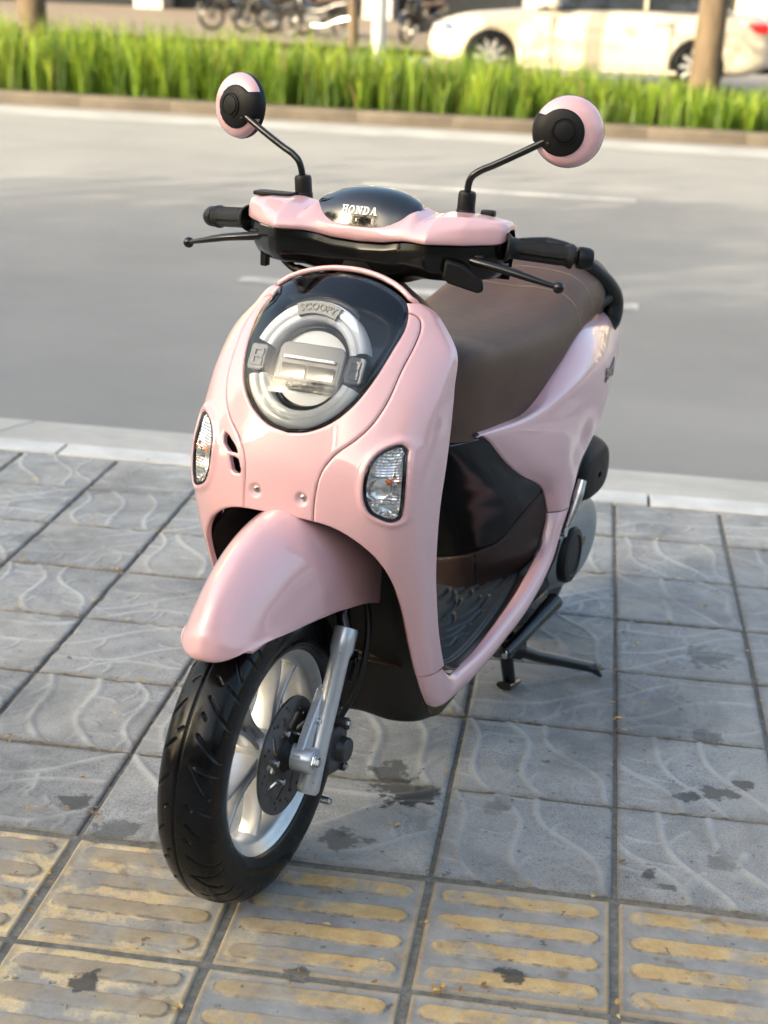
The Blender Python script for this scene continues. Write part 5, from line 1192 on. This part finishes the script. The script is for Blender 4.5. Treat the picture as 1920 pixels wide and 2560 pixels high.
# ------------------------------------------------------------------ buildings
def shop_row(u, u_end, v, rot, hr, where, step_names):
    M['wall_cream'] = conc_mat('cream_render', (.50, .44, .36), .1, 1.2); M['dark_glass'] = simple('dark_shop_glass', (.02, .022, .026), .12, var=0, coat=1); M['shutter'] = simple('grey_steel_shutter', (.16, .17, .18), .4, var=.15, vscale=4, metal=.3)
    r = random.Random(5+int(v)); cols = [(.50, .44, .36), (.42, .40, .38), (.55, .48, .40), (.36, .33, .30), (.48, .36, .28), (.46, .47, .46)]; wm = [conc_mat('render_wall', c, .1, 1.2) for c in cols]; k_ = 0
    names = ['cream', 'grey', 'sand coloured', 'taupe', 'terracotta', 'pale grey']; order = ['first', 'second', 'third', 'fourth', 'fifth', 'sixth', 'seventh', 'eighth', 'ninth', 'tenth', 'eleventh', 'twelfth', 'thirteenth', 'fourteenth', 'fifteenth', 'sixteenth', 'seventeenth', 'eighteenth']
    while u < u_end:
        w = r.choice([4.6, 5.2, 6.0, 6.8]); h = r.uniform(*hr); z0 = rz(41)+.10 if v > 0 else 0.0; root = empty('shop_house', (u+w/2, v, z0), rot); tag(root, '%s narrow shop house, %s %s' % (names[k_ % 6], order[min(k_, 17)], where), 'house', step_names)
        b = MB(); b.box((0, 5, h/2+1.6), (w-.04, 10, h-3.2)); b.box((-w/2+.22, 5, 1.6), (.4, 10, 3.2)); b.box((w/2-.22, 5, 1.6), (.4, 10, 3.2)); b.build('wall', wm[k_ % 6], root, smooth=False)
        b = MB(); b.box((0, 1.2, 1.55), (w-.86, .06, 3.1)); b.build('shop_front', M['dark_glass'] if r.random() < .65 else M['shutter'], root, smooth=False)
        b = MB(); b.box((0, -.12, 3.35), (w-.3, .2, .7)); b.build('sign_board', simple('sign_colour', r.choice([(.30, .05, .04), (.05, .12, .25), (.5, .35, .05), (.6, .6, .58), (.06, .2, .1)]), .4, var=0), root, smooth=False)
        for f in range(int((h-4.2)/3)):
            for sx in (-1, 1):
                b = MB(); b.box((sx*w*.24, -.01, 5.3+3*f), (w*.3, .10, 1.7)); wd = b.build('window', M['dark_glass'], root, smooth=False); b = MB(); b.box((sx*w*.24, -.05, 5.3+3*f), (.05, .06, 1.72)); b.build('mullion', wm[(k_+1) % 6], wd, smooth=False)
        u += w; k_ += 1
shop_row(-44.0, 40, 41, 0, (10, 15), 'from the left end of the far row', 'shop houses across the road')
shop_row(-13.0, 16, -14.5, math.pi, (5.6, 7.2), 'in the row behind the camera', 'shop houses behind the pavement')
# unseen block added behind the camera, left, to keep pavement and scooter in shade
TB_H = 12.2
root = empty('shade_block', (-27.0, -26.0, 0)); tag(root, 'unseen pale block added behind the camera to shade the pavement', 'shade block')
b = MB(); b.box((0, 0, TB_H/2), (30, 12, TB_H)); b.build('wall', conc_mat('pale_yellow_render', (.52, .47, .38), .08, .8), root, smooth=False)
for f in range(3):
    for i in range(9):
        b = MB(); b.box((-13.2+3.3*i, 6.01, 2.2+3.4*f), (1.7, .12, 1.6)); b.build('window', M['dark_glass'], root, smooth=False)
# ------------------------------------------------------------------ lamp pole
b = MB(); zb = rz(16.2); b.tube([(-1.62, 16.0, zb), (-1.62, 16.0, zb+.35), (-1.62, 16.0, zb+.36), (-1.62, 16.0, zb+6.0)], [.13, .125, .095, .07], n=20); lp = b.build('lamp_post', simple('galvanised_grey_paint', (.45, .47, .48), .4, metal=.3, var=.1, vscale=6)); tag(lp, 'pale grey metal lamp post just beyond the grass', 'lamp post')
b = MB(); b.tube([(-1.62, 16.0, zb+5.9), (-1.6, 15.6, zb+6.6), (-1.6, 14.4, zb+6.9)], .045, n=12, smooth=14); b.box((-1.6, 14.2, zb+6.88), (.22, .6, .12)); b.build('lamp_arm', simple('grey_lamp_arm', (.42, .44, .45), .4, var=0), lp, bevel=.02)
# ------------------------------------------------------------------ cream car
def make_car():
    cx, cv = 1.16, 19.4; z0 = rz(19.4)+.03; car = empty('parked_car', (cx, cv, z0)); car.scale = (1.05, 1.05, 1.07); tag(car, 'cream two-door car on the far road behind the grass strip', 'car'); paint = simple('cream_car_paint', (.52, .46, .36), .3, coat=1, var=.02, vscale=2)
    # x: along the car (nose at -x, faces left), y: towards camera is -y
    ST_ = [(-2.33,.50,.36,.50,.62),(-2.22,.70,.24,.55,.72),(-1.95,.82,.20,.62,.82),(-1.4,.88,.19,.68,.90),(-.75,.895,.19,.72,.965),(-.1,.90,.19,.72,.99),(.6,.90,.19,.72,.995),(1.2,.895,.19,.73,1.0),(1.7,.88,.21,.76,1.005),(2.1,.83,.26,.76,.985),(2.28,.74,.34,.74,.93),(2.36,.55,.42,.70,.84)]
    rows = []
    for x, w, zs, zm, zt in ST_:
        half = [(x, -w*.80, zs), (x, -w*.97, zs+.08), (x, -w, zs+(zm-zs)*.55), (x, -w*.985, zm), (x, -w*.93, zt-.05), (x, -w*.80, zt), (x, -w*.40, zt+.03), (x, 0, zt+.035)]
        rows.append(half+[(a, -y, z) for a, y, z in half[-2::-1]])
    G = loft(rows, 90, 160); s = Surf(G); s = s if s.N[80*90+10][1] < 0 else Surf(G, flip=True); wx = (-1.44, 1.36)
    s.V[:, 1] += np.sign(s.V[:, 1])*.012*np.exp(-((s.V[:, 2]-.78)/.05)**2)*(np.abs(s.V[:, 1]) > .6)
    for x in wx: s.clip(np.maximum(np.hypot(s.V[:, 0]-x, s.V[:, 2]-.325)-.365, .55-np.abs(s.V[:, 1])))
    s.rounded(.02); V, F_ = s.panel(.03); body = mkobj('body', V, F_, paint, car)
    for x in wx:
        for sy in (-1, 1):
            b = MB(); b.lathe([(.235, .10), (.30, .115), (.325, .09), (.328, 0), (.325, -.09), (.30, -.115), (.235, -.10)], (x, sy*.78, .325), (0, 1, 0), 40); wh = b.build('wheel', M['rubber'], car)
            b = MB(); b.lathe([(.24, .10), (.235, .07), (.05, .085), (0, .09)] if sy > 0 else [(0, -.05), (.05, -.055), (.20, -.03), (.235, -.07), (.24, -.10)], (x, sy*.78, .325), (0, 1, 0), 40); b.build('rim', M['disc'], wh)
            for k_ in range(10):
                a = 2*math.pi*k_/10; b = MB(); b.box((x+.135*math.cos(a), sy*.865, .325+.135*math.sin(a)), (.21, .02, .035), frame((-math.sin(a), 0, math.cos(a)), (0, 1, 0))[:, [1, 0, 2]] if False else np.array([[math.cos(a), 0, -math.sin(a)], [0, 1, 0], [math.sin(a), 0, math.cos(a)]])); b.build('rim_spoke', M['alloy'], wh, bevel=.006)
            b = MB(); b.lathe([(.31, .14), (.375, .14), (.375, -.10), (.31, -.10)], (x, sy*.70, .325), (0, 1, 0), 40, closed=True); b.build('arch_liner', M['matte_black'], car)
    b = MB(); b.box((0, 0, .42), (3.9, 1.3, .30)); b.build('underbody', M['matte_black'], car, bevel=.05)
    # glasshouse
    gh = []
    for x, w, z0_, z1 in ((-.85, .74, .96, .97), (-.30, .70, .98, 1.27), (.15, .64, .98, 1.38), (.75, .62, .99, 1.40), (1.30, .64, .99, 1.31), (1.78, .68, 1.0, 1.02)):
        h_ = [(x, -w-.10, z0_), (x, -w-.04, z0_+(z1-z0_)*.5), (x, -w, z1-.03), (x, -w+.12, z1), (x, 0, z1+.02)]; gh.append(h_+[(a, -y, z) for a, y, z in h_[-2::-1]])
    G = loft(gh, 50, 60); s = Surf(G); s = s if s.N[30*50+5][1] < 0 else Surf(G, flip=True); rf = s.copy(); top = lambda s: s.V[:, 2]-np.interp(s.V[:, 0], [-.85, -.3, .15, .75, 1.3, 1.78], [1.2, 1.235, 1.325, 1.345, 1.27, 1.1])
    rf.clip(top(rf)); V, F_ = rf.panel(.02); mkobj('roof', V, F_, paint, car); s.clip(-top(s)); V, F_ = s.panel(.006); mkobj('windows', V, F_, M['dark_glass'], car)
    for x0, x1 in ((.60, .66),):
        b = MB(); b.box((.62, -.735, 1.14), (.05, .03, .32)); b.build('door_pillar', paint, car, bevel=.01)
    b = MB(); b.ell((-.62, -.96, 1.04), (.10, .09, .075)); b.box((-.60, -.90, 1.0), (.05, .08, .03)); b.build('door_mirror', paint, car)
    b = MB(); b.tube([(.70, -.905, .84), (.86, -.915, .845), (1.0, -.905, .84)], .014, n=10, smooth=10); b.build('door_handle', M['chrome'], car)
    for x in (-.62, .98):
        b = MB(); b.box((x, -.897, .60), (.010, .02, .62)); b.build('door_gap', M['hole_black'], car, smooth=False)
    b = MB(); b.box((0.0, -.902, .235), (2.2, .03, .05)); b.build('sill_trim', paint, car, bevel=.01)
    for sy in (-1, 1):
        b = MB(); b.prism([(-.20, .06), (.14, .07), (.18, .0), (.14, -.07), (-.06, -.05)], (2.10, sy*.80+.03, .84), (1, 0, 0), (0, 0, 1), .06); b.build('tail_light', simple('red_tail_lens', (.55, .02, .02), .15, coat=1, var=0), car, bevel=.02)
        b = MB(); b.ell((-2.08, sy*.70, .68), (.20, .13, .075)); b.build('headlamp', M['lens2'] if False else M['chrome'], car)
    b = MB(); b.box((-2.30, 0, .47), (.10, .8, .16)); b.build('grille', M['matte_black'], car, bevel=.03)
make_car()
# ------------------------------------------------------------------ motorbikes by the far shops
def make_bike():
    root = empty('motorbike', (0, 0, 0)); tag(root, 'x', 'motorbike', 'motorbikes parked by the far shops')
    red = M['gloss_black']
    for x in (-.62, .62):
        b = MB(); b.lathe([(.225, .025), (.265, .035), (.285, .02), (.288, 0), (.285, -.02), (.265, -.035), (.225, -.025)], (x, 0, .288), (0, 1, 0), 36); wh = b.build('wheel', M['rubber'], root)
        b = MB(); b.lathe([(.225, .025), (.218, .03), (.21, .02), (.21, -.02), (.218, -.03), (.225, -.025)], (x, 0, .288), (0, 1, 0), 36, closed=True)
        for k_ in range(8): a = math.pi*k_/4; b.tube([(x, 0, .288), (x+.215*math.cos(a), 0, .288+.215*math.sin(a))], .010, n=6)
        b.lathe([(0, .05), (.05, .045), (.05, -.045), (0, -.05)], (x, 0, .288), (0, 1, 0), 20); b.build('rim', M['disc'], wh)
    for sy in (-1, 1):
        b = MB(); b.tube([(-.62, sy*.07, .288), (-.42, sy*.07, .80)], .022, n=10); b.build('fork_leg', M['black_metal'], root)
    b = MB(); b.grid(loft([[(-.98, y, .40) for y in (-.05, 0, .05)], [(-.85, y, .56) for y in (-.06, 0, .06)], [(-.62, y, .62) for y in (-.065, 0, .065)], [(-.40, y, .55) for y in (-.05, 0, .05)]], 10, 24)); b.build('mudguard', M['gloss_black'], root)
    b = MB(); b.box((-.02, 0, .34), (.42, .26, .24)); b.box((.18, 0, .45), (.24, .2, .2)); b.build('engine', M['caliper'], root, bevel=.04)
    b = MB(); b.tube([(-.40, 0, .72), (-.25, 0, .42), (.1, 0, .38), (.5, 0, .62)], .05, n=12, smooth=20); b.build('frame', M['black_metal'], root)
    b = MB(); b.grid(loft([ring3(-.45, .10, .55, .95), ring3(-.35, .17, .42, .98), ring3(-.15, .15, .40, .66), ring3(.1, .14, .42, .60), ring3(.5, .15, .55, .74), ring3(.9, .10, .62, .76), ring3(1.0, .03, .66, .72)], 36, 40)); b.build('bodywork', simple('dark_bike_paint', (.012, .012, .014), .25, coat=1, var=0), root)
    b = MB(); b.grid(loft([ring3(.0, .10, .66, .74), ring3(.1, .14, .68, .79), ring3(.5, .15, .72, .82), ring3(.85, .11, .76, .84), ring3(.92, .04, .78, .81)], 30, 30)); b.build('seat', M['seat'], root)
    b = MB(); b.tube([(-.05, -.12, .22), (.3, -.15, .24), (.55, -.17, .33), (.95, -.18, .42)], [.022, .03, .05, .05], n=14, smooth=20); b.build('exhaust', M['steel'], root)
    b = MB(); b.tube([(-.30, -.34, 1.02), (-.36, -.15, 1.0), (-.38, 0, .98), (-.36, .15, 1.0), (-.30, .34, 1.02)], .015, n=10, smooth=20); b.build('handlebar', M['black_metal'], root)
    b = MB(); b.ell((-.47, 0, .92), (.07, .09, .085)); b.build('headlight', M['chrome'], root)
    for sy in (-1, 1):
        b = MB(); b.tube([(-.32, sy*.22, 1.02), (-.33, sy*.27, 1.16)], .007, n=8); b.ell((-.33, sy*.28, 1.2), (.02, .07, .045)); b.build('mirror', M['black_metal'], root)
    b = MB(); b.tube([(.1, -.14, .2), (.16, -.30, .02)], .013, n=8); b.build('side_stand', M['black_metal'], root)
    return root
def ring3(x, w, z0, z1, n=25): return [(x, w*math.cos(t), (z0+z1)/2+(z1-z0)/2*math.sin(t)) for t in np.linspace(0, 2*np.pi, n)]
def copy_tree(o, parent=None):
    c = o.copy(); col.objects.link(c); c.parent = parent
    for ch in list(o.children): copy_tree(ch, c)
    return c
bike = make_bike()
spots = [(-6.55, 29.0, .35, 'dark motorbike at the top of the picture, left of the sapling stem'), (-4.75, 28.2, -.25, 'dark motorbike with chrome exhaust parked nearest the sapling stem'), (-11.2, 24.6, 2.6, 'motorbike beyond the left tree trunk, tail towards the road'), (-2.4, 27.0, 1.2, 'motorbike half hidden behind the lamp post'), (7.3, 29.0, .2, 'motorbike at the right edge of the picture behind the car'), (-5.75, 28.7, .1, 'dark motorbike between the two other bikes left of the sapling stem')]
for i, (u, v, a, lb) in enumerate(spots):
    o = bike if i == 0 else copy_tree(bike); o.location = (u, v, rz(v)+(.12 if v > 25 else 0)); o.rotation_euler = (0, 0, a); o['label'] = lb
